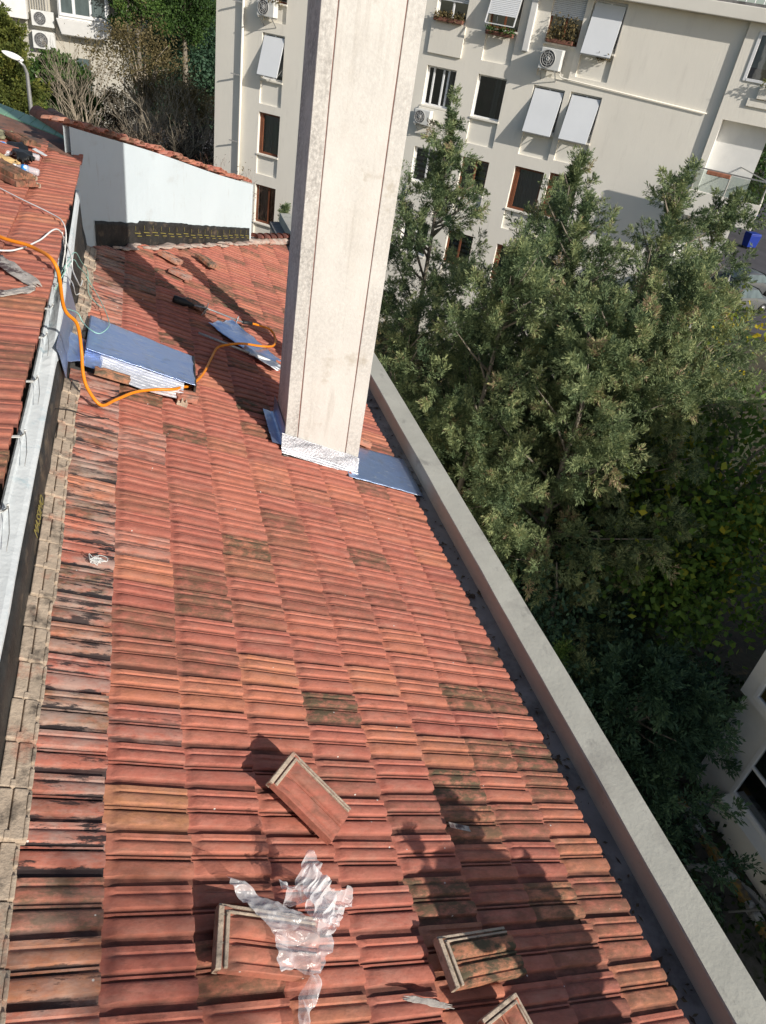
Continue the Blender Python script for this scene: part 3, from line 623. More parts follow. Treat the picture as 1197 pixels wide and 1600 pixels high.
# ================================================================== loose tiles
def tone_one(r, moss, tar=0.0): return (r, moss, tar, 1)
def loose_tile(name, c0, axl, axw, nrm, ln, wd, label, group, tone=(.5, .4, 0, 1), broken=0, mat='tile', tilt=0.0, body_only=False):
    """c0: centre; axl: from head to foot; axw: across"""
    axl = Vector(axl).normalized(); nrm = Vector(nrm); nrm = (nrm - axl * nrm.dot(axl)).normalized(); axw = nrm.cross(axl)
    t = empty(name, c0, label, 'roof tile', group)
    c0 = Vector(c0); rr = random.Random(int(abs(c0.x * 977 + c0.y * 331)))
    np_ = len(PROF); nv = 16; vs = []; cols = []
    V_ = np.linspace(0, 1, nv)
    for layer in (0, 1):
        for v in V_:
            k = min(1, max(0, (v - .13) / .07)); k = k * k * (3 - 2 * k); hb = .008
            for (tt, h) in PROF:
                h2 = min(h, hb) + (max(h, hb) - hb) * k + .004
                if v < .1 and .05 < v: h2 = .012
                vv_ = v
                if broken and v > .5: vv_ = .5 + (v - .5) * (1 - broken * (.5 + .5 * noise.noise(Vector((tt * 4, c0.x * 5, 0)))))
                p = c0 + axl * ((vv_ - .5) * ln) + axw * ((tt - .5) * wd) + nrm * (h2 if layer == 0 else -.020)
                vs.append(tuple(p))
    m1 = np_; off = nv * np_; Q = []
    for i in range(nv - 1):
        for j in range(np_ - 1):
            a = i * m1 + j; Q.append((a, a + 1, a + m1 + 1, a + m1)); b = a + off; Q.append((b + m1, b + m1 + 1, b + 1, b))
    for j in range(np_ - 1):
        Q.append((j, off + j, off + j + 1, j + 1)); a = (nv - 1) * m1 + j; Q.append((a + 1, a + off + 1, a + off, a))
    for i in range(nv - 1):
        a = i * m1; Q.append((a + m1, a + off + m1, a + off, a)); a = i * m1 + m1 - 1; Q.append((a, a + off, a + off + m1, a + m1))
    o = raw_mesh('tile_body', np.array(vs), np.array(Q), MT[mat], t, True, 0, np.array([tuple(tone[:3]) + (0.0,)] * len(vs))); sharp(o)
    if not body_only:
        mb = MB()                                       # interlocking head ridges and side rib
        def fr(a, b, h): return c0 + axl * ((a - .5) * ln) + axw * ((b - .5) * wd) + nrm * h
        mb.box(-.01, .045, .0, 1.0, -.028, .016, fr); mb.box(.062, .10, .02, .90, -.010, .022, fr)
        for q in (.12, .38, .62, .84): mb.box(.045, .062, q, q + .05, -.01, .012, fr)
        mb.build('head_ridge', MT['beige'], t, bevel=.003)
        mb = MB(); mb.box(.0, 1.0, .955, 1.06, -.030, .004, fr); mb.box(.06, .99, .90, .945, -.010, .014, fr); mb.build('side_rib', MT['beige'], t, bevel=.003)
    return t
def rtile(name, c, ln_ax, label, group='loose tiles lying on the roof', frame=RP, **k):
    pts = [frame(*q) for q in c]; ctr = sum(pts, Vector()) / 4
    axl = ((pts[2] + pts[3]) - (pts[0] + pts[1])) / 2; axw = ((pts[0] + pts[3]) - (pts[1] + pts[2])) / 2
    n_ = axw.cross(axl) * -1
    n_ = axl.cross(axw) * -1
    if n_.z < 0: n_ = -n_
    return loose_tile(name, ctr, axl, axw, n_, axl.length, axw.length, label, group, **k)
# corner order: far-head, ... given as head-left, head-right, foot-right, foot-left
rtile('loose_tile', [(1.587, 2.095, .11), (1.393, 1.962, .12), (1.705, 1.712, .045), (1.848, 1.859, .055)], 0, 'red clay tile lying diagonally across the courses above the plastic film', tone=tone_one(.35, .25))
rtile('loose_tile', [(1.153, 1.405, .075), (1.115, 1.201, .055), (1.503, 1.138, .05), (1.579, 1.36, .055)], 0, 'red tile with thick beige rim partly covered by the plastic film', tone=tone_one(.6, .35))
rtile('loose_tile', [(2.108, 1.264, .07), (2.132, 1.072, .055), (2.566, 1.118, .05), (2.481, 1.299, .05)], 0, 'mossy cracked tile lying in the shadow near the parapet', tone=tone_one(.9, 1.0))
rtile('loose_tile', [(2.369, 1.025, .10), (2.215, .945, .07), (2.30, .62, .04), (2.50, .80, .05)], 0, 'leaning tile cut by the bottom edge of the photo', tone=tone_one(.7, .45))
# loose pieces further up
def piece(name, s, y, sx, sy, ang, o, label, frame=RP, tone=(.5, .6, .3, 1), mat='tile', nr=None, group='broken tile pieces on the far roof', tilt=.0):
    a = frame(s, y, o); ax = (frame(s + .1 * math.cos(ang), y + .1 * math.sin(ang), o + .1 * tilt) - a).normalized(); n_ = nr or NR
    return loose_tile(name, a, ax, ax.cross(n_), n_, sx, sy, label, group, tone=tone, broken=.5, mat=mat, body_only=True)
piece('tile_fragment', 1.30, 9.35, .30, .20, -.5, .05, 'pale broken tile piece nearest the bitumen strip', tone=(.9, .3, .9, 1))
piece('tile_fragment', 1.40, 8.88, .28, .20, -.35, .05, 'pale broken tile piece just below the first one', tone=(.7, .4, 1, 1))
piece('tile_fragment', 1.80, 9.80, .34, .20, -1.0, .06, 'dark ribbed tile piece lying crosswise right of the pale pieces', tone=(.9, 1, .4, 1))
piece('tile_fragment', 1.52, 8.00, .34, .14, -.75, .06, 'long grey tile piece under the burner head of the torch', tone=(.9, 1, .6, 1), tilt=.1)
piece('tile_fragment', 1.28, 5.72, .22, .16, .3, .045, 'small broken tile beside the corner of the big foil sheet', tone=(.6, .5, .3, 1))
piece('tile_fragment', .68, 5.62, .30, .10, .05, .06, 'mossy narrow tile piece under the orange hose', tone=(.95, 1, .2, 1))
piece('tile_fragment', 3.05, 5.98, .26, .12, -.1, .05, 'cut tile end resting beside the chimney foot flashing', tone=(.8, .4, .2, 1))
# tiles on the upper roof
def LF(x, y, o): return LQ(x, y, o)
gl = 'loose tiles lying on the upper roof'
rtile('loose_tile', [(-1.26, 7.52, .03), (-1.22, 7.28, .03), (-.90, 6.93, .03), (-.92, 7.12, .03)], 0, 'lower of two stacked tiles on the upper roof', gl, frame=LF, tone=(.7, .8, .1, 1), mat='tile_old')
rtile('loose_tile', [(-1.28, 7.55, .075), (-1.24, 7.32, .075), (-.93, 6.98, .075), (-.94, 7.16, .075)], 0, 'upper of two stacked tiles on the upper roof', gl, frame=LF, tone=(.9, .9, .1, 1), mat='tile_old')
piece('tile_fragment', -1.10, 8.50, .40, .16, -1.0, .07, 'broken mossy tile leaning beside the row of bottles', frame=LF, tone=(.8, .9, .1, 1), mat='tile_old', nr=NL, group=gl, tilt=.0)
piece('tile_fragment', -1.22, 8.05, .26, .24, -.5, .05, 'whole tile lying loose between the bottles and the verge', frame=LF, tone=(.4, .2, .1, 1), mat='tile_old', nr=NL, group=gl)
def ridge(name, a, b, rad, label, group, tone):
    t = empty(name, a, label, 'roof tile', group); a = Vector(a); b = Vector(b); d = (b - a).normalized(); x = d.cross(Vector((0, 0, 1))).normalized(); u = x.cross(d)
    n_ = 12; vs = []
    for e in np.linspace(0, 1, 6):
        q = a.lerp(b, e); rd = rad * (1.08 - .16 * e)
        for lay in (1, .86):
            for i in range(n_ + 1):
                an = PI * i / n_; vs.append(tuple(q + x * (-math.cos(an) * rd * lay) + u * (math.sin(an) * rd * lay)))
    m1 = n_ + 1; Q = []
    for e in range(5):
        for i in range(n_):
            a0 = e * 2 * m1 + i; Q.append((a0, a0 + 1, a0 + 2 * m1 + 1, a0 + 2 * m1)); b0 = a0 + m1; Q.append((b0 + 2 * m1, b0 + 2 * m1 + 1, b0 + 1, b0))
    for e in (0, 5):
        for i in range(n_): a0 = e * 2 * m1 + i; Q.append((a0, a0 + m1, a0 + m1 + 1, a0 + 1))
    raw_mesh('tile_body', np.array(vs), np.array(Q), MT['tile_old'], t, True, 0, np.array([tuple(tone[:3]) + (0.0,)] * len(vs)))
ridge('ridge_tile', LQ(-1.12, 10.1, .04), LQ(-.74, 9.40, .03), .085, 'half round ridge tile lying loose on the green sheet metal edge', 'loose ridge tiles', (.7, .4, .0, 1))
ridge('ridge_tile', LQ(-1.0, 10.35, .02), LQ(-.62, 9.75, .01), .075, 'second paler ridge tile wedged behind the first on the metal edge', 'loose ridge tiles', (.9, .5, .5, 1))
# grey moss clump and yellow scrap
mb = MB()
for i in range(26): lump(mb, LQ(-1.27 + rg.uniform(-.07, .09), 8.68 + rg.uniform(-.12, .14), .03), (.035, .035, .022), 400 + i, n=(5, 7))
m = M('dry_moss', (0.25, .24, .15), .95); m.var(30, .4); m.bump(m.noise(60, 6), .01, 1); tag(mb.build('moss_clump', m.m), 'dry grey green moss clump at the left edge above the bottles', 'moss')
m = M('yellow_bark', (0.75, 0.50, .22), .8); m.var(12, .25)
tag(quadpatch('wood_splinter', [(-1.26, 7.86, .05), (-1.245, 7.70, .04), (-1.05, 7.60, .04), (-1.06, 7.70, .04)], LQ, m.m, None, amp=.015, edge=.25, thick=.012), 'split yellow wood scrap lying below the bottles', 'wood scrap')

# ================================================================== bottles and bag on the upper roof
def bottle(x, y, ang, label, blue=True):
    t = empty('water_bottle', LQ(x, y, .04), label, 'bottle', 'empty plastic water bottles on the upper roof')
    d = Vector((math.cos(ang), math.sin(ang), -math.tan(LP) * math.cos(ang))).normalized(); a = LQ(x, y, .035)
    prof = [(0, .024), (.01, .030), (.03, .029), (.04, .031), (.05, .029), (.06, .031), (.07, .029), (.08, .031), (.095, .031), (.145, .031), (.16, .026), (.185, .013), (.205, .012)]
    mb = MB(); mb.tube([a + d * q[0] for q in prof], [q[1] for q in prof], 14); mb.build('bottle_body', MT['pet'], t)
    mb = MB(); mb.tube([a + d * .100, a + d * .145], .0325, 14); mb.build('label_band', MT['bluelabel'] if blue else MT['cablew'], t)
    mb = MB(); mb.tube([a + d * .200, a + d * .225], .015, 12); mb.build('bottle_cap', MT['cablew'], t)
m = M('pet_plastic', (0.9, 0.93, 0.97), .1, spec=.6); t = m.t
tr = m.n('ShaderNodeBsdfTransparent'); mx = m.n('ShaderNodeMixShader'); mx.inputs[0].default_value = .42; t.links.new(tr.outputs[0], mx.inputs[1]); t.links.new(m.p.outputs[0], mx.inputs[2]); t.links.new(mx.outputs[0], t.nodes['Material Output'].inputs['Surface']); MT['pet'] = m.m
m = M('blue_label', (0.05, 0.30, 0.80), .4); f = m.math('LESS_THAN', m.voro(22), .35); m.col(m.mix(f, (0.04, .30, .78), (.75, .85, .92))); MT['bluelabel'] = m.m
bottle(-.870, 7.47, PI - .35, 'clear bottle with blue label lowest of the bottles right of the black bag')
bottle(-.915, 8.02, PI - .30, 'clear bottle with blue label lying just above the black bag')
bottle(-1.125, 8.22, PI + .05, 'large crumpled bottle with blue label cut by the left photo edge')
bottle(-1.32, 7.98, -.15, 'bottle without label showing its neck at the left photo edge', False)
bg = quadpatch('black_bag', [(-1.20, 8.24, .03), (-1.04, 8.20, .05), (-.93, 7.74, .05), (-1.06, 7.68, .05)], LQ, MT['black'], None, amp=.03, fr=7, edge=.15, thick=.035)
tag(bg, 'soft black cloth bag lying between the water bottles', 'bag')
tag(quadpatch('paper_scrap', [(-1.00, 8.24, .05), (-.98, 8.32, .05), (-.86, 8.17, .04), (-.875, 8.12, .04)], LQ, MT['cablew'], None, amp=.006, thick=.004), 'small white paper scrap above the blue labelled bottle', 'paper')

# ================================================================== foil sheets, hose, torch, cables
sheet = empty('foil_sheet', RP(.9, 6.2, .05), 'large blue silver foil membrane sheet folded over the tiles near the gutter', 'membrane sheet')
quadpatch('top_sheet', [(.450, 6.66, .055), (1.375, 6.54, .06), (1.325, 5.76, .135), (.435, 5.78, .13)], RP, MT['foil'], sheet, 60, 40, .007, 5, .004, seed=3)
P = []
for x in np.linspace(0, 1, 70):
    row = []
    s0 = .56 + x * .68; ya = 5.86 - .02 * x; yb = 5.67 - .03 * x + (.0 if x > .3 else .05 * (1 - x / .3)) - (.10 * math.sin(PI * x) * .6)
    for t in np.linspace(0, 1, 30):
        row.append(tuple(RP(s0, ya + (yb - ya) * t, .118 - .085 * t + .0035 * math.sin(t * 50 + .4 * math.sin(x * 9)))))
    P.append(row)
grid_mesh('crinkled_flap', np.array(P), MT['foilflap'], sheet, True)
mb = MB(); c = [RP(1.335, 5.77, .02), RP(1.36, 5.77, .02), RP(1.40, 6.53, .02), RP(1.375, 6.53, .02)]; mb.hexa(c + [RP(1.318, 5.765, .14), RP(1.332, 5.765, .14), RP(1.388, 6.54, .07), RP(1.372, 6.54, .07)]); mb.build('folded_edge', MT['membrane'], sheet)
quadpatch('side_sheet', [(.300, 6.02, .12), (.44, 6.10, .06), (.46, 5.72, .055), (.315, 5.50, .10)], RP, MT['foil'], sheet, 16, 20, .01, 8, .003)
P = []
for x in np.linspace(0, 1, 26):
    P.append([tuple(RP(.44 + .14 * x, 5.84 - .16 * t, .10 - .07 * t + .003 * math.sin(x * 70))) for t in np.linspace(0, 1, 10)])
grid_mesh('pleated_flap', np.array(P), MT['foilflat'], sheet, True)
mb = MB(); mb.box(1.20, 1.29, 5.60, 5.78, -.01, .03, RP); mb.box(1.225, 1.24, 5.58, 5.78, .03, .055, RP); mb.box(1.262, 1.275, 5.60, 5.77, .03, .05, RP); tag(mb.build('tile_stub', MT['beige'], None, bevel=.004), 'beige notched tile stub poking out below the foil sheet corner', 'roof tile')
sc2 = empty('foil_scrap', RP(2.0, 7.4, .05), 'torn blue foil membrane piece lying near the chimney', 'membrane sheet')
quadpatch('scrap_sheet', [(1.62, 7.60, .045), (1.93, 7.99, .05), (2.40, 7.30, .05), (2.20, 7.05, .05)], RP, MT['foil'], sc2, 30, 30, .014, 6, .004, edge=.05, seed=9)
quadpatch('bright_fold', [(1.93, 7.14, .085), (1.96, 7.20, .10), (2.36, 7.03, .10), (2.31, 6.95, .06)], RP, MT['foilbright'], sc2, 14, 6, .008, 9, .004, edge=.05, seed=4)
def spline(pts, n=10):
    pts = [Vector(p) for p in pts]; out = []
    for i in range(len(pts) - 1):
        p0, p1, p2, p3 = pts[max(i - 1, 0)], pts[i], pts[i + 1], pts[min(i + 2, len(pts) - 1)]
        for k in range(n):
            t = k / n; out.append(.5 * ((2 * p1) + (p2 - p0) * t + (2 * p0 - 5 * p1 + 4 * p2 - p3) * t * t + (3 * p1 - p0 - 3 * p2 + p3) * t ** 3))
    out.append(pts[-1]); return out
hz = [LQ(-1.6, 6.05, .03), LQ(-1.15, 5.82, .03), LQ(-.928, 5.50, .045), LQ(-.72, 5.36, .06), LQ(-.56, 5.12, .05)] + [RP(.185, 6.10 - .9, .62), RP(.296, 5.30, .50), RP(.372, 5.30, .33), RP(.425, 5.20, .20), RP(.486, 5.13, .12), RP(.597, 5.078, .055), RP(.697, 5.234, .05), RP(.84, 5.46, .05), RP(.991, 5.603, .055), RP(1.137, 5.656, .085), RP(1.23, 5.79, .07), RP(1.30, 5.88, .06), RP(1.369, 6.027, .05), RP(1.47, 6.302, .045), RP(1.577, 6.706, .045), RP(1.666, 7.014, .05), RP(1.78, 7.08, .10), RP(1.932, 7.189, .12), RP(2.2, 7.439, .08), RP(2.378, 7.673, .05), RP(2.445, 7.945, .05), RP(2.396, 8.098, .07), RP(2.235, 8.03, .09), RP(2.151, 7.975, .10)]
mb = MB(); mb.tube(spline(hz), .0125, 10); tag(mb.build('gas_hose', MT['orange']), 'thick orange gas hose curling from the upper roof under the foil sheet', 'hose')
tc = empty('gas_torch', RP(1.3, 7.83, .08), 'roofing gas torch with black burner and thin metal tube', 'torch')
a, b, c, d = RP(1.235, 7.83, .085), RP(1.40, 7.825, .09), RP(1.60, 7.885, .10), RP(2.02, 7.895, .10)
mb = MB(); mb.tube([a, a.lerp(b, .1), a.lerp(b, .7), b, b.lerp(c, .3)], [.036, .041, .041, .030, .012], 14); mb.build('burner_head', MT['black'], tc)
mb = MB(); mb.tube([b, c, d], .009, 8); mb.build('torch_tube', MT['metal'], tc)
mb = MB(); mb.tube([d, d.lerp(RP(2.16, 7.975, .10), .8)], [.019, .021], 10); mb.build('torch_handle', MT['black'], tc)
mb = MB(); mb.bar(RP(1.60, 7.885, .02), RP(1.60, 7.885, .16), .01, .01); mb.bar(RP(1.57, 7.84, .02), RP(1.60, 7.885, .10), .008, .008); mb.bar(RP(1.62, 7.93, .02), RP(1.60, 7.885, .10), .008, .008); mb.build('torch_stand', MT['metal'], tc)
mb = MB(); mb.tube([RP(1.95, 7.87, .06), RP(1.95, 7.88, .15)], .008, 8); mb.build('valve_lever', MT['metal'], tc)
tag(tc)
pl = empty('paint_roller_pole', RP(1.47, 7.12, .09), 'long grey pole lying across the foil scrap beside the chimney', 'pole')
mb = MB(); mb.tube([RP(1.463, 7.12, .085), RP(2.0, 7.09, .085)], .013, 10); mb.build('pole_tube', MT['metal'], pl)
mb = MB(); mb.tube([RP(2.0, 7.09, .085), RP(2.26, 7.076, .085)], .016, 10); mb.build('pole_sleeve', MT['cablew'], pl)
m = M('cream_bristle', (.55, .45, .25), .9); m.var(30, .2); mb = MB(); mb.tube([RP(2.25, 7.077, .08), RP(2.30, 7.07, .07), RP(2.345, 7.065, .055)], [.02, .036, .03], 10); mb.build('brush_head', m.m, pl)
def cable(name, pts, mat, label, r=.0045):
    mb = MB(); mb.tube(spline(pts, 8), r, 6); return tag(mb.build(name, MT[mat]), label, 'cable', 'thin cables crossing the gutter')
Wx = lambda s, y, o: RP(s, y, o)
cable('cable', [LQ(-1.35, 7.1, .02), LQ(-1.087, 6.782, .02), LQ(-.902, 6.547, .03), LQ(-.68, 6.32, .03), LQ(-.586, 6.15, .03), Vector((-.56, 6.02, -1.80)), Vector((-.60, 5.98, -2.0))], 'cablew', 'upper thin white cable running down the upper roof to the eave')
cable('cable', [LQ(-1.2, 5.22, .02), LQ(-.902, 5.302, .02), LQ(-.80, 5.40, .02), LQ(-.70, 5.62, .03), LQ(-.60, 5.88, .05), RP(.16, 6.3, .62), RP(.20, 6.35, .50), RP(.27, 6.7, .30), RP(.33, 7.2, .08), RP(.345, 7.45, .05)], 'cablew', 'lower white cable crossing the orange hose and hanging into the gutter', .006)
cable('cable', [LQ(-.575, 5.90, .03), RP(.13, 6.2, .62), RP(.17, 6.2, .50), RP(.24, 6.5, .33), RP(.30, 6.9, .10), RP(.34, 7.1, .05)], 'cablew', 'short white cable looping beside the lower one', .0045)
cable('cable', [Vector((-.66, 5.9, -2.15)), RP(.18, 6.4, .55), RP(.26, 6.9, .35), RP(.35, 7.45, .12), RP(.42, 7.45, .05), RP(.53, 7.09, .05), RP(.60, 6.662, .08), RP(.59, 6.33, .14), RP(.525, 6.145, .135), RP(.443, 6.181, .13), RP(.39, 6.35, .10), RP(.33, 6.35, .16), RP(.22, 6.0, .30)], 'cablet', 'pale teal cable with a loop over the foil sheet', .0042)
cable('cable', [Vector((-.66, 6.1, -2.15)), RP(.18, 6.6, .55), RP(.28, 7.2, .30), RP(.38, 7.7, .06), RP(.42, 7.2, .04), RP(.54, 6.95, .045)], 'cablet', 'second teal cable dropping straight beside the tile heads', .004)
cable('cable', [RP(.30, 4.75, .10), RP(.40, 4.90, .04), RP(.52, 4.88, .045), RP(.66, 4.93, .045)], 'black', 'short dark strap lying over the beige tile heads', .004)
# small scraps
mb = MB(); rr = random.Random(9)
for i in range(7):
    c = RP(.64 + rr.uniform(-.02, .02), 3.33 + rr.uniform(-.015, .015), .045); mb.tube(spline([c + Vector((rr.uniform(-.045, .045), rr.uniform(-.03, .03), rr.uniform(-.008, .014))) for _ in range(7)], 5), .0022, 4)
tag(mb.build('tangled_string', MT['cablew']), 'small tangle of white string on the second tile course', 'string')
tag(quadpatch('paint_splash', [(1.90, 1.055, .030), (1.92, 1.075, .032), (2.10, 1.035, .032), (2.09, 1.015, .030)], RP, MT['cement'], None, amp=.006, edge=.3, thick=.002), 'white paint splash on a tile near the bottom edge', 'paint splash')
tag(quadpatch('plaster_scrap', [(2.43, 1.82, .036), (2.43, 1.85, .036), (2.55, 1.83, .036), (2.55, 1.80, .036)], RP, MT['cement'], None, amp=.003, thick=.002), 'narrow white plaster scrap at the edge of the shadow', 'scrap')
# ================================================================== plastic film
def film(name, outline, parent, seed, amp=.03, mat='film', folds=None):
    n_ = len(outline); pts = spline([Vector(q) for q in outline + [outline[0]]], 18)[:-1]; c = sum(pts, Vector()) / len(pts)
    rows = []; th = seed * .7; dx, dy = math.cos(th), math.sin(th)
    for i in range(60):
        t = i / 59; row = []
        for j, p in enumerate(pts):
            q = c.lerp(p, t); u = q.x * dx + q.y * dy; v = -q.x * dy + q.y * dx
            fold = 1 - abs(2 * noise.noise(Vector((u * 21 + seed, v * 4.5, seed)))) ; f2 = 1 - abs(2 * noise.noise(Vector((u * 44, v * 12 + seed, 3.1)))); f3 = noise.noise(Vector((u * 50, v * 50, seed)))
            cr = amp * (fold - .5 + .35 * (f2 - .5) + .12 * f3)
            wob = .014 * t * noise.noise(Vector((q.x * 30, q.y * 30, seed)))
            row.append(tuple(RP(q.x + wob, q.y - wob, max(.026, q.z + cr))))
        row.append(row[0]); rows.append(row)
    return grid_mesh(name, np.array(rows), MT[mat], parent, True)
pf = empty('plastic_film', RP(1.5, 1.35, .05), 'crumpled clear plastic film heaped over a loose tile', 'plastic film')
film('spread_film', [(1.165, 1.50, .13), (1.21, 1.425, .12), (1.27, 1.36, .12), (1.335, 1.27, .12), (1.345, 1.155, .10), (1.42, 1.165, .09), (1.48, 1.135, .10), (1.54, 1.19, .12), (1.56, 1.24, .14), (1.53, 1.30, .15), (1.44, 1.36, .13), (1.33, 1.41, .12), (1.24, 1.47, .13)], pf, 2, .022)
film('bunched_film', [(1.385, 1.49, .10), (1.43, 1.45, .14), (1.47, 1.53, .20), (1.50, 1.535, .22), (1.54, 1.45, .20), (1.60, 1.42, .16), (1.70, 1.44, .12), (1.725, 1.40, .09), (1.66, 1.37, .10), (1.61, 1.31, .13), (1.54, 1.25, .16), (1.50, 1.28, .16), (1.47, 1.36, .16), (1.42, 1.41, .14)], pf, 7, .055)
film('film_core', [(1.46, 1.46, .16), (1.48, 1.51, .20), (1.53, 1.46, .22), (1.58, 1.40, .20), (1.57, 1.31, .18), (1.53, 1.28, .17), (1.49, 1.33, .18), (1.46, 1.40, .17)], pf, 17, .03, 'filmcore')
film('film_core', [(1.50, 1.42, .15), (1.53, 1.43, .17), (1.56, 1.39, .17), (1.555, 1.34, .16), (1.51, 1.35, .15)], pf, 23, .03, 'filmcore')
film('film_tail', [(1.47, 1.145, .10), (1.505, 1.13, .10), (1.50, 1.09, .08), (1.465, 1.03, .05), (1.45, .96, .05), (1.40, .95, .05), (1.41, 1.02, .05), (1.43, 1.09, .06)], pf, 5, .02)

# ================================================================== worker behind the camera's right (his shadow falls on the tiles)
def shadow_src(px_s, px_y, plane_y):
    p = RP(px_s, px_y, 0); t = (plane_y - p.y) / -L.y * -1
    t = (p.y - plane_y) / L.y; return p - L * t
def figure():
    root = empty('person', (2.55, -.1, -3.6), 'person in dark work clothes crouching on the parapet beside the mossy tile', 'person')
    J = {}; py = .10
    def j(n_, s, y, dy=0, r=.06): J[n_] = (shadow_src(s, y, py + dy), r)
    j('pelvis', 2.80, .88, -.14, .19); j('belly', 2.72, 1.13, -.13, .20); j('chest', 2.62, 1.44, -.10, .235); j('neck', 2.55, 1.66, -.06, .08); j('headc', 2.55, 1.82, -.06, .115); j('head', 2.58, 1.95, -.06, .105)
    j('shl', 2.40, 1.57, -.08, .11); j('ell', 2.29, 1.36, .0, .085); j('wrl', 2.25, 1.64, .06, .04)
    j('shr', 2.86, 1.54, -.12, .11); j('elr', 3.03, 1.24, -.16, .085); j('wrr', 2.85, .92, -.1, .035)
    j('hipl', 2.66, .82, -.14, .15); j('knl', 2.42, .84, -.0, .11); j('hipr', 2.96, .82, -.16, .15); j('knr', 3.12, .66, -.05, .12)
    J['anl'] = (Vector((2.38, .02, -3.50)), .045); J['tol'] = (Vector((2.40, .14, -3.555)), .035); J['anr'] = (Vector((2.60, -.12, -3.50)), .045); J['tor'] = (Vector((2.60, .0, -3.555)), .035)
    names = list(J); E_ = [('pelvis', 'belly'), ('belly', 'chest'), ('chest', 'neck'), ('neck', 'headc'), ('headc', 'head'), ('chest', 'shl'), ('shl', 'ell'), ('ell', 'wrl'), ('chest', 'shr'), ('shr', 'elr'), ('elr', 'wrr'), ('pelvis', 'hipl'), ('hipl', 'knl'), ('pelvis', 'hipr'), ('hipr', 'knr'), ('knl', 'anl'), ('anl', 'tol'), ('knr', 'anr'), ('anr', 'tor')]
    me = bpy.data.meshes.new('body'); me.from_pydata([J[n_][0] - root.location for n_ in names], [(names.index(a), names.index(b)) for a, b in E_], [])
    o = link(bpy.data.objects.new('body', me)); o.parent = root
    sk = o.modifiers.new('skin', 'SKIN'); o.modifiers.new('sub', 'SUBSURF').levels = 2; o.modifiers['sub'].render_levels = 2
    if not me.skin_vertices: me.skin_vertices.new()
    for i, n_ in enumerate(names): me.skin_vertices[0].data[i].radius = (J[n_][1], J[n_][1]); me.skin_vertices[0].data[i].use_root = (n_ == 'pelvis')
    m = M('dark_work_clothes', (.06, .07, .10), .9); m.var(8, .3); me.materials.append(m.m)
    # hands with fingers round the phone
    for wn in ('wrl', 'wrr'):
        wp = J[wn][0]; el = J['ell' if wn == 'wrl' else 'elr'][0]; d = (wp - el).normalized(); x = d.cross(Vector((0, 1, .1))).normalized()
        vs = [wp - root.location, wp + d * .07 - root.location]; ed = [(0, 1)]; rad = [.028, .032]
        for f in range(5):
            b0 = wp + d * (.03 if f == 4 else .075) + x * ((f - 1.5) * .02 if f < 4 else .035); tip = b0 + d * (.05 if f != 3 else .04) + x * (.03 if f == 4 else 0) + Vector((0, .02, 0)); i = len(vs)
            vs += [b0 - root.location, b0.lerp(tip, .5) - root.location, tip + Vector((0, .01, -.01)) - root.location]; ed += [(1, i), (i, i + 1), (i + 1, i + 2)]; rad += [.011, .009, .008]
        hm = bpy.data.meshes.new('hand'); hm.from_pydata(vs, ed, []); ho = link(bpy.data.objects.new('hand', hm)); ho.parent = root; ho.modifiers.new('skin', 'SKIN'); ho.modifiers.new('sub', 'SUBSURF')
        if not hm.skin_vertices: hm.skin_vertices.new()
        for i, r_ in enumerate(rad): hm.skin_vertices[0].data[i].radius = (r_, r_)
        hm.skin_vertices[0].data[0].use_root = True
        sm_ = MT.get('skin') or M('skin', (.45, .25, .17), .6).m; MT['skin'] = sm_; hm.materials.append(sm_)
    hc = J['headc'][0].lerp(J['head'][0], .6)
    mb = MB(); lump(mb, hc + Vector((0, -.015, .03)), (.10, .105, .085), 900, n=(10, 14)); m = M('dark_hair', (.02, .015, .012), .7); mb.build('hair', m.m, root)
    mb = MB(); lump(mb, hc + Vector((0, .085, -.02)), (.014, .02, .022), 901, n=(6, 8)); lump(mb, hc + Vector((.10, 0, -.01)), (.012, .02, .03), 902, n=(6, 8)); lump(mb, hc + Vector((-.10, 0, -.01)), (.012, .02, .03), 903, n=(6, 8)); mb.build('face_features', MT['skin'], root)
    return root
figure()
# ================================================================== opposite apartment building
fb = empty('apartment_building', FO + Vector((0, 0, -12)), 'cream rough plastered apartment block with rows of windows and tilted white shutters', 'building', rz=YAW)
REC = []                                                # holes in the front: u0, u1, z0, z1
D_ = {}
def hole(u0, u1, z0, z1): REC.append((u0, u1, z0, z1))
SP = 0.06
cols_ = dict(L=(-19.72, -18.66), A=(-12.45, -11.27), B=(-10.43, -9.33), C=(-8.32, -7.18), D=(-6.97, -5.86), F=(-16.6, -15.3))
# (column, window bottom, window top, panel bottom or None, kind)
WIN = [('L', -3.34, -1.74, -4.25, 'awning'), ('L', -6.15, -4.56, -6.97, 'wood'), ('L', -9.0, -7.40, -9.75, 'wood2'), ('L', -.70, .90, -1.35, 'acwin'),
       ('A', -.28, 1.05, None, 'planter'), ('A', -2.97, -1.69, None, 'white3'), ('A', -5.66, -4.42, None, 'white2'), ('A', -8.4, -7.10, None, 'white2'),
       ('B', -.22, 1.05, -1.22, 'shutframe'), ('B', -3.00, -1.64, -3.89, 'dark'), ('B', -5.55, -4.37, -6.3, 'wood3'), ('B', -8.4, -7.1, -9.1, 'wood3'),
       ('C', -.33, 1.05, -1.33, 'rollopen'), ('C', -3.02, -1.62, -3.86, 'awning'), ('C', -5.75, -4.26, -6.5, 'wood'), ('C', -8.5, -7.1, -9.2, 'wood'),
       ('D', -.33, 1.05, -1.16, 'awning2'), ('D', -3.02, -1.60, -3.79, 'awning'), ('D', -5.7, -4.20, -6.5, 'wood'), ('D', -8.5, -7.1, -9.2, 'wood')]
Z0, Z1 = -12.0, 1.12
U0, U1 = -21.98, -2.10
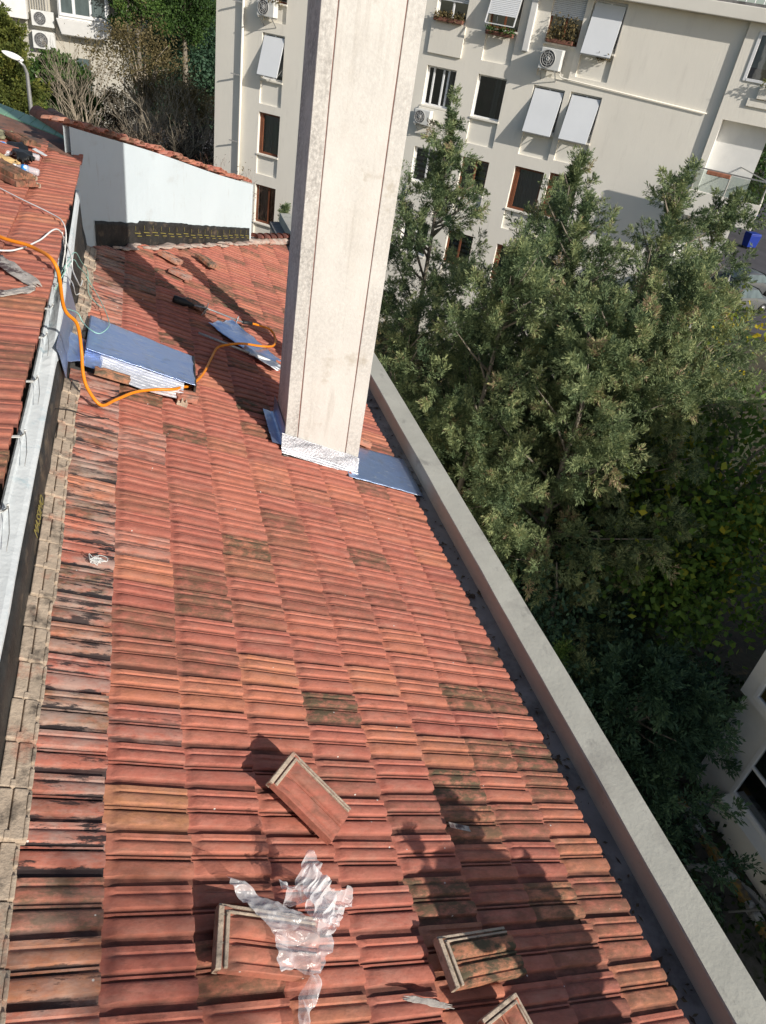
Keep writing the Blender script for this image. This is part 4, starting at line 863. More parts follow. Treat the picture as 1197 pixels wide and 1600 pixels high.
for c, zb, zt, zp, kd in WIN:
    u0, u1 = cols_[c]
    hole(u0, u1, zb, zt)
    if zp is not None: hole(u0, u1, zp, zb - SP)
us = sorted(set([U0, U1] + [r[0] for r in REC] + [r[1] for r in REC])); zs = sorted(set([Z0, Z1] + [r[2] for r in REC] + [r[3] for r in REC]))
mb = MB()
def inrec(u, z):
    for r in REC:
        if r[0] < u < r[1] and r[2] < z < r[3]: return True
    return False
for i in range(len(us) - 1):
    zc = Z0; start = None
    for k in range(len(zs) - 1):
        solid = not inrec((us[i] + us[i + 1]) / 2, (zs[k] + zs[k + 1]) / 2)
        if solid and start is None: start = zs[k]
        if (not solid or k == len(zs) - 2) and start is not None:
            end = zs[k + 1] if solid else zs[k]
            mb.add([FP(us[i], 0, start), FP(us[i + 1], 0, start), FP(us[i + 1], 0, end), FP(us[i], 0, end)], [(0, 1, 2, 3)]); start = None
# ends, back
mb.add([FP(U0, 0, Z0), FP(U0, 0, Z1), FP(U0, -11, Z1), FP(U0, -11, Z0)], [(0, 1, 2, 3)])
mb.add([FP(U1, -3.0, Z0), FP(U1, -3.0, Z1), FP(U1, -11, Z1), FP(U1, -11, Z0)], [(3, 2, 1, 0)])
mb.add([FP(U0, -11, Z0), FP(U1, -11, Z0), FP(U1, -11, Z1), FP(U0, -11, Z1)], [(3, 2, 1, 0)])
mb.build('front_wall', MT['facade'], fb)
room = MB()
for c, zb, zt, zp, kd in WIN:
    mb = MB(); u0, u1 = cols_[c]; dp = .20
    mb.add([FP(u0, 0, zb), FP(u0, -dp, zb), FP(u0, -dp, zt), FP(u0, 0, zt)], [(0, 1, 2, 3)]); mb.add([FP(u1, 0, zb), FP(u1, -dp, zb), FP(u1, -dp, zt), FP(u1, 0, zt)], [(3, 2, 1, 0)])
    mb.add([FP(u0, 0, zt), FP(u0, -dp, zt), FP(u1, -dp, zt), FP(u1, 0, zt)], [(0, 1, 2, 3)]); mb.add([FP(u0, 0, zb), FP(u0, -dp, zb), FP(u1, -dp, zb), FP(u1, 0, zb)], [(3, 2, 1, 0)])
    if zp is not None:
        d2 = .075; za = zb - SP
        mb.add([FP(u0, 0, zp), FP(u0, -d2, zp), FP(u0, -d2, za), FP(u0, 0, za)], [(0, 1, 2, 3)]); mb.add([FP(u1, 0, zp), FP(u1, -d2, zp), FP(u1, -d2, za), FP(u1, 0, za)], [(3, 2, 1, 0)])
        mb.add([FP(u0, 0, zp), FP(u0, -d2, zp), FP(u1, -d2, zp), FP(u1, 0, zp)], [(3, 2, 1, 0)]); mb.add([FP(u0, -d2, zp), FP(u1, -d2, zp), FP(u1, -d2, za), FP(u0, -d2, za)], [(0, 1, 2, 3)]); mb.add([FP(u0, 0, za), FP(u0, -d2, za), FP(u1, -d2, za), FP(u1, 0, za)], [(0, 1, 2, 3)])
    mb.box(u0 - .015, u1 + .015, -dp, .035, zb - SP + .002, zb - .004, lambda u, n_, z: FP(u, n_, z))
    mb.build('window_reveal', MT['cream'], fb); room = MB()
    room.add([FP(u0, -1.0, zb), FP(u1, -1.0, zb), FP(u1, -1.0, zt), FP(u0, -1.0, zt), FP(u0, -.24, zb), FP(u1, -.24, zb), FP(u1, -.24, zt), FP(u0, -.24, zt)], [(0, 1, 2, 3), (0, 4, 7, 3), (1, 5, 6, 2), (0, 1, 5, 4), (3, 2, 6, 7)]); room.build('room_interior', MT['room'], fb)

# raised panels under column A
for zt_, zb_ in ((-.34, -1.30), (-3.05, -3.98), (-5.75, -6.7)):
    mb = MB(); mb.box(-12.52, -11.20, 0.002, .07, zb_, zt_, FP); mb.build('raised_panel', MT['facade'], fb, bevel=.01)
def window(u0, u1, zb, zt, mat, mull=(.5,), dp=.17, curtain=None, fw=.06, shutter_drop=0.0, parent=None):
    mb = MB(); z1_ = zt
    mb.box(u0, u0 + fw, -dp - .03, -dp + .03, zb, z1_, FP); mb.box(u1 - fw, u1, -dp - .03, -dp + .03, zb, z1_, FP)
    mb.box(u0 + fw, u1 - fw, -dp - .03, -dp + .03, zb, zb + fw, FP); mb.box(u0 + fw, u1 - fw, -dp - .03, -dp + .03, z1_ - fw, z1_, FP)
    for q in mull:
        uc = u0 + (u1 - u0) * q; mb.box(uc - fw * .55, uc + fw * .55, -dp - .025, -dp + .04, zb + fw, z1_ - fw, FP)
    w = mb.build('window_frame', MT[mat], parent or fb, bevel=.006)
    mb = MB(); mb.add([FP(u0 + fw, -dp, zb + fw), FP(u1 - fw, -dp, zb + fw), FP(u1 - fw, -dp, z1_ - fw), FP(u0 + fw, -dp, z1_ - fw)], [(0, 1, 2, 3)]); mb.build('window_pane', MT['glass'], w)
    if curtain:
        a_, b_, mt_ = curtain; ua = u0 + (u1 - u0) * a_; ub = u0 + (u1 - u0) * b_; n_ = 40
        P = np.array([[tuple(FP(ua + (ub - ua) * i / n_, -dp - .16 - .03 * math.sin(i * 1.4), z)) for i in range(n_ + 1)] for z in (zb, zt)]); grid_mesh('window_curtain', P, MT[mt_], w)
    if shutter_drop:
        sh = MB(); z = zt - .01
        while z > zt - shutter_drop:
            sh.box(u0 + .01, u1 - .01, -dp + .05, -dp + .075, z - .048, z - .004, FP); z -= .052
        sh.build('roller_shutter', MT['shutter'], w)
    return w
m = M('striped_blind', (.35, .35, .34), .8); x = m.n('ShaderNodeSeparateXYZ'); m.co(); m.t.links.new(m.tc.outputs['Object'], x.inputs[0]); m.col(m.mix(m.math('GREATER_THAN', m.math('SINE', m.math('MULTIPLY', x.outputs[2], 34.0), 0), .1), (.42, .42, .40), (.06, .06, .06))); MT['blind'] = m.m
def awning(u0, u1, zb, zt, out=.33, drop=1.36, inset=.05):
    top = zt - .09; ztp = top; b = ztp - drop
    mb = MB(); o0 = -.10; o1 = out; mb.hexa([FP(u0 + inset, o1, b), FP(u1 - inset, o1, b), FP(u1 - inset, o0, ztp), FP(u0 + inset, o0, ztp), FP(u0 + inset, o1 + .03, b + .01), FP(u1 - inset, o1 + .03, b + .01), FP(u1 - inset, o0 + .03, ztp + .01), FP(u0 + inset, o0 + .03, ztp + .01)])
    a = mb.build('tilted_shutter', MT['shutter'], fb, bevel=.006)
    mb = MB()
    for u in (u0 + inset + .02, u1 - inset - .02): mb.bar(FP(u, o1, b + .02), FP(u, -.08, b + .30), .018, .018)
    mb.bar(FP(u0 + inset, o1 + .02, b - .012), FP(u1 - inset, o1 + .02, b - .012), .03, .02); mb.build('shutter_arm', MT['metal'], a)
for c, zb, zt, zp, kd in WIN:
    u0, u1 = cols_[c]
    if kd == 'wood': window(u0, u1, zb, zt, 'wood', (.12,), curtain=(.15, .98, 'curtain'), fw=.085)
    elif kd == 'wood2': window(u0, u1, zb, zt, 'wood', (.62,), curtain=(.1, .55, 'curtain'), fw=.085)
    elif kd == 'wood3': window(u0, u1, zb, zt, 'wood', (.5,), curtain=(.05, .95, 'blind'), fw=.07)
    elif kd == 'white3': window(u0, u1, zb, zt, 'frame', (.22, .55, .72), curtain=(.6, .8, 'curtain'))
    elif kd == 'white2': window(u0, u1, zb, zt, 'frame', (.5,), curtain=(.02, .98, 'blind'))
    elif kd == 'dark': window(u0, u1, zb, zt, 'frame', (), curtain=(.55, .75, 'curtain'), fw=.05)
    elif kd == 'acwin': window(u0, u1, zb, zt, 'wood', (.5,), curtain=(.0, .5, 'curtain'))
    elif kd == 'planter': window(u0, u1, zb, zt, 'frame', (.5,), shutter_drop=.72)
    elif kd == 'rollopen': window(u0, u1, zb, zt, 'wood', (.5,), shutter_drop=.62, curtain=(.02, .35, 'curtain'))
    elif kd in ('awning', 'awning2'):
        window(u0, u1, zb, zt, 'frame', (.5,))
        if kd == 'awning': awning(u0, u1, zb, zt)
        else: awning(u0, u1, zb, zt, .33, 1.42)
    elif kd == 'shutframe':
        window(u0, u1, zb, zt, 'wood', (.5,), curtain=(.05, .95, 'curtain'))
        mb = MB(); o1 = .42; b = zb + .12; tz = zt + .05
        A_ = [FP(u0 + .03, .0, tz), FP(u0 + .03, o1, b)], [FP(u1 - .03, .0, tz), FP(u1 - .03, o1, b)]
        for a_, b_ in A_: mb.bar(a_, b_, .035, .03)
        mb.bar(A_[0][1], A_[1][1], .035, .03); fr_ = mb.build('shutter_rails', MT['frame'], fb)
        sl_ = MB(); n_ = 18
        for i in range(n_):
            t0 = i / n_ * .78; t1 = (i + .86) / n_ * .78
            p0, p1 = A_[0][0].lerp(A_[0][1], t0), A_[0][0].lerp(A_[0][1], t1); q0_, q1_ = A_[1][0].lerp(A_[1][1], t0), A_[1][0].lerp(A_[1][1], t1); o_ = -FIN * .014
            sl_.hexa([p1, q1_, q0_, p0, p1 + o_, q1_ + o_, q0_ + o_, p0 + o_])
        sl_.build('shutter_slats', MT['shutter'], fr_)
# roof edge slab with rail
mb = MB(); mb.box(U0, 4.5, -11, .42, 1.12, 1.48, FP); mb.build('roof_slab', MT['cream'], fb, bevel=.02)
mb = MB(); mb.box(-9, 4.4, .05, .30, 1.48, 1.56, FP); mb.build('roof_edge', MT['gutter'], fb)
mb = MB()
for i in range(34): mb.bar(FP(-4.5 + i * .26, .12, 1.56), FP(-4.5 + i * .26, .12, 2.4), .02, .02)
mb.bar(FP(-4.6, .12, 1.75), FP(4.4, .12, 1.75), .03, .03); mb.bar(FP(-4.6, .12, 2.4), FP(4.4, .12, 2.4), .03, .03); mb.build('roof_rail', MT['frame'], fb)
# rainwater pipe and vertical fin
mb = MB(); mb.tube([FP(-20.60, .10, 1.1), FP(-20.60, .10, -12)], .055, 10)
fp_ = mb.build('downpipe', MT['cream'], fb)
for z in (-.9, -3.4, -5.9, -8.4):
    mb = MB(); mb.bar(FP(-20.60, .10, z), FP(-20.98, .30, z + .03), .05, .04); mb.build('pipe_bracket', MT['metal'], fp_)
mb = MB(); mb.tube([FP(-7.5, .05, -1.10), FP(-7.5, .05, -1.20), FP(-7.42, .05, -1.27), FP(-2.4, .05, -1.44)], .019, 8); mb.build('condensate_pipe', MT['cream'], fb)
mb = MB(); mb.box(-9.02, -8.78, .002, .12, -.72, .78, FP); mb.build('meter_box', MT['trim'], fb, bevel=.03)
# projecting right bay
UB = -2.08
mb = MB()
def wallrect(mb, u0, u1, z0, z1, out): mb.add([FP(u0, out, z0), FP(u1, out, z0), FP(u1, out, z1), FP(u0, out, z1)], [(0, 1, 2, 3)])
wallrect(mb, UB, -1.72, -1.50, 1.12, .13); wallrect(mb, -1.72, 4.4, .92, 1.12, .13); wallrect(mb, -1.72, 4.4, -1.50, -.38, .13); wallrect(mb, 1.0, 4.4, -.38, .92, .13)
mb.add([FP(UB, 0, -12), FP(UB, 0, 1.12), FP(UB, .13, 1.12), FP(UB, .13, -12)], [(0, 1, 2, 3)])
mb.add([FP(UB, .13, -1.5), FP(4.4, .13, -1.5), FP(4.4, -3, -1.5), FP(UB, -3, -1.5)], [(0, 1, 2, 3)])
wallrect(mb, UB, -1.86, -12, -1.50, .13); wallrect(mb, 4.4, 4.41, -1.5, 1.12, .13)
mb.add([FP(4.4, .13, -1.5), FP(4.4, -11, -1.5), FP(4.4, -11, 1.12), FP(4.4, .13, 1.12)], [(0, 1, 2, 3)])
mb.build('bay_wall', MT['facade'], fb)
mb = MB(); wallrect(mb, -1.86, -.38, -4.2, -1.5, -.30); wallrect(mb, -1.86, -.38, -7.05, -4.35, -.30)
mb.add([FP(-1.86, .13, -12), FP(-1.86, -.30, -12), FP(-1.86, -.30, -1.5), FP(-1.86, .13, -1.5)], [(3, 2, 1, 0)])
mb.box(-.42, -.36, -.45, -.31, -12, -1.5, FP)
mb.build('loggia_wall', MT['trim'], fb)
mb = MB(); mb.box(-1.13, 4.3, .132, .25, -.78, -.42, FP); mb.box(-1.36, 4.3, .132, .19, -1.02, -.80, FP); mb.build('bay_parapet', MT['facade'], fb, bevel=.012)
w = None
mb = MB(); mb.box(-1.72, -1.62, .01, .16, -.38, .92, FP); mb.box(-.55, -.47, .01, .16, -.32, .92, FP); mb.box(-1.62, 1.0, .01, .17, -.38, -.30, FP); mb.box(-1.62, 1.0, .01, .13, .84, .92, FP); w = mb.build('bay_window_frame', MT['frame'], fb, bevel=.008)
mb = MB(); wallrect(mb, -1.62, 1.0, -.30, .84, .08); mb.build('window_pane', MT['glass'], w)
m = M('green_roller_blind', (.42, .50, .44), .8); m.var(3, .06); mb = MB(); wallrect(mb, -1.60, -.55, .0, .84, .0); wallrect(mb, -.5, 1.0, .1, .84, .0); mb.build('roller_blind', m.m, w)
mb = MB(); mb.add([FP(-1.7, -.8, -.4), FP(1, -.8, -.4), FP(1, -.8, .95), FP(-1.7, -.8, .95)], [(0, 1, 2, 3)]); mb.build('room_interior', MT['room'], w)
for zf in (-4.35, -7.2, -10.05):
    mb = MB(); mb.box(-2.05, .25, -.28, 1.00, zf, zf + .15, FP); sb = mb.build('balcony_floor', MT['cream'], fb, bevel=.01)
    mb = MB(); mb.box(-2.05, .25, .93, 1.0, zf + .152, zf + .78, FP); mb.box(.18, .25, -1.30, .928, zf + .152, zf + .78, FP); mb.box(-2.05, -1.98, .302, .928, zf + .152, zf + .78, FP); mb.build('balcony_parapet', MT['cream'], sb, bevel=.01)
    mb = MB(); wallrect(mb, -2.0, .2, zf + .8, zf + 1.42, .965); mb.add([FP(.215, -1.2, zf + .8), FP(.215, .95, zf + .8), FP(.215, .95, zf + 1.42), FP(.215, -1.2, zf + 1.42)], [(0, 1, 2, 3)]); mb.build('balcony_glass', MT['milkglass'], sb)
    mb = MB(); mb.bar(FP(-2.05, .965, zf + 1.46), FP(.25, .965, zf + 1.46), .05, .04); mb.bar(FP(.22, -1.3, zf + 1.46), FP(.22, .94, zf + 1.46), .05, .04); mb.bar(FP(.22, .94, zf + 1.46), FP(-.95, -.5, zf + 1.62), .03, .03)
    for u in (-2.0, -.95, .2): mb.bar(FP(u, .965, zf + .78), FP(u, .965, zf + 1.46), .035, .035)
    mb.build('balcony_rail', MT['metal'], sb)
mb = MB(); mb.box(-1.70, -.95, 1.01, 1.16, -3.02, -2.90, FP); m = M('orange_planter', (.36, .15, .09), .8); m.var(9, .3); tag(mb.build('planter', m.m, None, bevel=.02), 'orange planter box hung on the rail of the top right balcony', 'planter')

# things fixed on or hanging from the building
def ac_unit(u, z, label, w=.78, h=.58, out=.42, gap=.10, group='air conditioners on the opposite facade', fr=FP, mesh_only=False):
    t = empty('air_conditioner', fr(u + w / 2, gap, z), label, 'air conditioner', group)
    mb = MB(); mb.box(u, u + w, gap, out, z, z + h, fr); mb.build('casing', MT['acwhite'], t, bevel=.02)
    mb = MB(); n_ = 20; cx_, cz_ = u + w * .38, z + h * .5
    for rad, th in ((h * .42, .014), (h * .30, .010), (h * .18, .010), (h * .07, .03)):
        mb.tube([fr(cx_ + math.cos(2 * PI * i / n_) * rad, out + .012, cz_ + math.sin(2 * PI * i / n_) * rad) for i in range(n_ + 1)], th, 5, False)
    for i in range(8): mb.bar(fr(cx_, out + .012, cz_), fr(cx_ + math.cos(PI * i / 4) * h * .42, out + .012, cz_ + math.sin(PI * i / 4) * h * .42), .01, .01)
    mb.build('fan_grille', MT['acgrey'], t)
    mb = MB(); vs = [fr(cx_ + math.cos(2 * PI * i / n_) * h * .43, out + .004, cz_ + math.sin(2 * PI * i / n_) * h * .43) for i in range(n_)]; mb.add(vs, [tuple(range(n_))]); mb.build('fan_opening', MT['acdark'], t)
    mb = MB()
    for uu in (u + .1, u + w - .12): mb.bar(fr(uu, .0, z - .025), fr(uu, out + .08, z - .025), .035, .035); mb.bar(fr(uu, .0, z - .32), fr(uu, out * .8, z - .04), .025, .025)
    mb.build('wall_bracket', MT['metal'], t)
m = M('ac_white', (.70, .70, .67), .5); m.var(4, .06); MT['acwhite'] = m.m
m = M('ac_grille', (.42, .42, .41), .5); MT['acgrey'] = m.m
m = M('ac_dark', (.10, .10, .10), .7); m.var(10, .2); MT['acdark'] = m.m
ac_unit(-19.75, -1.20, 'white air conditioner above the tilted shutter of the leftmost window column')
ac_unit(-12.50, -3.60, 'small air conditioner under the triple white window', .64, .50)
ac_unit(-8.22, -1.10, 'air conditioner hanging below the balustrade of the plant filled window', .74, .62)
ac_unit(-16.2, -2.9, 'air conditioner half hidden by the chimney left side', .70, .55)
def leafset(name, V, Q, C, mat, parent): return raw_mesh(name, V, Q, mat, parent, False, 0, C)
def leaf_quads(c, d, ln, wd, rng, tone):
    n_ = len(c); r = rng.normal(size=(n_, 3)); s = np.cross(d, r); s /= np.linalg.norm(s, axis=1, keepdims=True) + 1e-9
    l_ = ln[:, None]; w_ = wd[:, None] / 2
    v = np.stack([c - s * w_ * .5, c + d * l_ * .45 + s * w_, c + d * l_, c + d * l_ * .45 - s * w_ * 1.0], 1)
    Q = np.arange(n_ * 4).reshape(-1, 4); C = np.zeros((n_ * 4, 4)); C[:, 0] = np.repeat(tone, 4); C[:, 3] = 1
    return v.reshape(-1, 3), Q, C
def plantbox(name, u0, u1, z, label, mat='brownleaf', n=500, h=.22, out=.16, hang=.1, cat='window plants', box=True):
    t = empty(name, FP((u0 + u1) / 2, out, z), label, cat, None); rngp = np.random.default_rng(int(abs(u0) * 100))
    if box: mb = MB(); mb.box(u0, u1, out - .10, out + .08, z - .10, z + .02, FP); m_ = MT['clay'] ; mb.build('trough', m_, t, bevel=.01)
    uu = rngp.uniform(u0, u1, n); oo = out + rngp.normal(0, .07, n); zz = z + rngp.uniform(-hang, h, n) * rngp.uniform(.3, 1, n)
    c = np.array([FP(a, b, q) for a, b, q in zip(uu, oo, zz)]); d = rngp.normal(size=(n, 3)); d[:, 2] += .5; d /= np.linalg.norm(d, axis=1, keepdims=True)
    V, Q, C = leaf_quads(c, d, rngp.uniform(.05, .12, n), rngp.uniform(.03, .06, n), rngp, rngp.random(n)); leafset('foliage', V, Q, C, MT[mat], t); return t
m = M('clay_trough', (.22, .10, .07), .85); m.var(8, .25); MT['clay'] = m.m
plantbox('window_planter', -12.42, -11.3, -.20, 'reddish flower trough on the sill of the top window near the chimney')
plantbox('window_planter', -10.4, -9.4, -.32, 'green trailing plants on the sill of the half lowered white shutter', 'broad', 400)
plantbox('window_planter', -8.2, -7.3, -.22, 'dried orange brown plant climbing in the open window above the air conditioner', 'brownleaf', 600, .75, .12)
plantbox('window_planter', -6.4, -5.95, -.42, 'small hanging plant below the large white shutter at the top', 'brownleaf', 240, .1, .15, .2, box=False)
plantbox('window_planter', -1.1, 3.5, -.40, 'yellow green plants along the sill of the projecting bay', 'cypress2', 900, .26, .36, .05, box=False)
plantbox('window_planter', -19.3, -18.75, -.58, 'dry plant drooping over the leftmost air conditioner', 'brownleaf', 300, .4, .34, .25, box=False)

# ================================================================== building at lower right (throws the big shade on the garden)
rb = empty('neighbour_building', (10.4, 6.6, -12), 'white walled neighbouring building seen past the dark conifer at lower right', 'building')
mb = MB(); XR = 10.4; YT = 6.74
def qx(mb, x, y0, y1, z0, z1): mb.add([(x, y0, z0), (x, y1, z0), (x, y1, z1), (x, y0, z1)], [(3, 2, 1, 0)])
ZR = -3.5
qx(mb, XR, -14, 5.9 - 3.0, -12, -9.35); qx(mb, XR, 5.95, YT, -12, -9.35); qx(mb, XR, 2.9, 5.95, -12, -11.35)
mb.add([(XR, YT, -12), (22, YT, -12), (22, YT, ZR), (XR, YT, ZR)], [(0, 1, 2, 3)])
mb.add([(22, YT, -12), (22, -14, -12), (22, -14, ZR), (22, YT, ZR)], [(0, 1, 2, 3)]); mb.add([(XR, -14, -12), (22, -14, -12), (22, -14, ZR), (XR, -14, ZR)], [(3, 2, 1, 0)])
mb.build('lower_wall', MT['trim'], rb)
mb = MB(); qx(mb, 10.18, 2.5, 3.0, -9.32, ZR); qx(mb, 10.18, 6.45, 6.72, -9.32, ZR); qx(mb, 10.18, 3.0, 6.45, -9.32, -9.18); qx(mb, 10.18, 3.0, 6.45, -7.7, ZR); qx(mb, 10.18, -14, 2.5, -9.32, ZR)
mb.add([(10.18, 6.72, -9.32), (XR + .3, 6.72, -9.32), (XR + .3, 6.72, ZR), (10.18, 6.72, ZR)], [(0, 1, 2, 3)]); mb.add([(10.18, -14, -9.32), (XR + .3, -14, -9.32), (XR + .3, 6.72, -9.32), (10.18, 6.72, -9.32)], [(0, 1, 2, 3)]); qx(mb, XR + .002, 6.722, 6.738, -9.35, ZR)
mb.build('upper_wall', MT['trim'], rb)
mb = MB(); mb.box(10.1, 22.1, -14.1, 6.85, ZR, ZR + .16); mb.build('roof_slab', MT['gutter'], rb)
mb = MB(); mb.box(10.12, 10.42, 2.85, 5.92, -12, -11.4); mb.build('base_panel', MT['cream'], rb)
def xwin(y0, y1, z0, z1, x, n_m, parent, pane='glass'):
    mb = MB(); f = .085
    mb.box(x - .04, x + .05, y0, y0 + f, z0, z1); mb.box(x - .02, x + .05, y1 - f, y1, z0, z1); mb.box(x - .02, x + .05, y0 + f, y1 - f, z0, z0 + f); mb.box(x - .02, x + .05, y0 + f, y1 - f, z1 - f, z1)
    for i in range(1, n_m): yy = y0 + (y1 - y0) * i / n_m; mb.box(x - .018, x + .048, yy - .03, yy + .03, z0 + f, z1 - f)
    mb.box(x - .016, x + .046, y0 + f, y1 - f, z0 + (z1 - z0) * .42, z0 + (z1 - z0) * .42 + .05)
    w = mb.build('window_frame', MT['frame'], parent, bevel=.006)
    mb = MB(); qx(mb, x + .02, y0 + f, y1 - f, z0 + f, z1 - f); mb.build('window_pane', MT[pane], w)
    mb = MB(); mb.box(x + .5, x + .52, y0 - .3, y1 + .3, z0 - .3, z1 + .3); mb.build('room_interior', MT['room'], w)
m = M('yellow_curtain', (.50, .36, .12), .8); m.var(5, .2); MT['yc'] = m.m  # plain yellow curtain colour, varied by noise
xwin(2.9, 5.95, -11.35, -9.38, XR, 3, rb); xwin(3.0, 6.45, -9.18, -7.7, 10.18, 3, rb)
mb = MB(); mb.box(10.26, 10.28, 3.6, 6.38, -9.12, -7.75); mb.build('curtain', MT['yc'], rb)

# ================================================================== far building, upper left
lb = empty('distant_apartment_block', (-6, 68, -12), 'pale apartment block far behind the bushes at upper left', 'building', rz=R(-5))
cb, sb_ = math.cos(R(-5)), math.sin(R(-5))
def DP(x, out, z): return Vector((-6 + x * cb + out * sb_, 68 + x * sb_ - out * cb, z))
mb = MB(); mb.box(-22, 4.9, -10, 0, -12, 6, DP); m = M('aged_cream_plaster', (.50, .47, .40), .9); m.var(.5, .08, detail=8); mb.build('wall', m.m, lb)
mb = MB(); mb.hexa([DP(.85, .002, -5.6), DP(3.9, .002, -5.6), DP(3.9, .9, -5.45), DP(.85, .9, -5.45), DP(.6, .002, -4.5), DP(4.4, .002, -4.5), DP(4.4, 1.15, -4.5), DP(.6, 1.15, -4.5)]); mb.box(.75, 4.2, .002, 1.0, -4.49, -1.0, DP); mb.build('bay', MT['trim'], lb, bevel=.03)
mb = MB(); mb.box(.85, 4.1, 1.002, 1.08, -4.3, -1.1, DP); w = mb.build('bay_window_frame', MT['frame'], lb)
mb = MB()
for a_, b_ in ((1.0, 1.75), (1.95, 2.9), (3.05, 3.95)): mb.add([DP(a_, 1.085, -4.1), DP(b_, 1.085, -4.1), DP(b_, 1.085, -1.2), DP(a_, 1.085, -1.2)], [(0, 1, 2, 3)])
m = M('dark_window_pane', (.10, .13, .13), .12, spec=.8); m.var(2, .4, (1, 1, .2)); MT['darkpane'] = m.m; mb.build('window_pane', MT['darkpane'], w)
mb = MB(); mb.box(-6.5, -1.4, .002, .8, -4.9, -3.2, DP); mb.build('balcony', MT['trim'], lb, bevel=.03)
mb = MB(); mb.box(-6.4, -1.6, .3, .36, -3.19, -1.8, DP); w = mb.build('window_frame', MT['frame'], lb); mb = MB()
for a_, b_ in ((-6.2, -4.9), (-4.7, -3.4), (-3.2, -1.8)): mb.add([DP(a_, .365, -3.1), DP(b_, .365, -3.1), DP(b_, .365, -1.9), DP(a_, .365, -1.9)], [(0, 1, 2, 3)])
mb.build('window_pane', MT['darkpane'], w)
mb = MB(); mb.add([DP(1.6, .01, -9.0), DP(2.6, .01, -9.0), DP(2.6, .01, -6.9), DP(1.6, .01, -6.9)], [(0, 1, 2, 3)]); mb.build('lower_window', MT['darkpane'], lb)
mb = MB()
for i in range(8): mb.bar(DP(-1.2 + i * .17, .45, -4.2), DP(-1.2 + i * .17, .45, -3.0), .05, .05)
mb.build('window_grille', MT['metal'], lb)
def DPf(u, o, z): return DP(u, o, z)
ac_unit(-1.15, -5.2, 'upper of two air conditioners on the distant pale block', 1.5, .95, .6, .1, 'air conditioners on the distant block', DPf)
ac_unit(-1.2, -6.6, 'lower of two air conditioners on the distant pale block', 1.5, 1.1, .6, .1, 'air conditioners on the distant block', DPf)
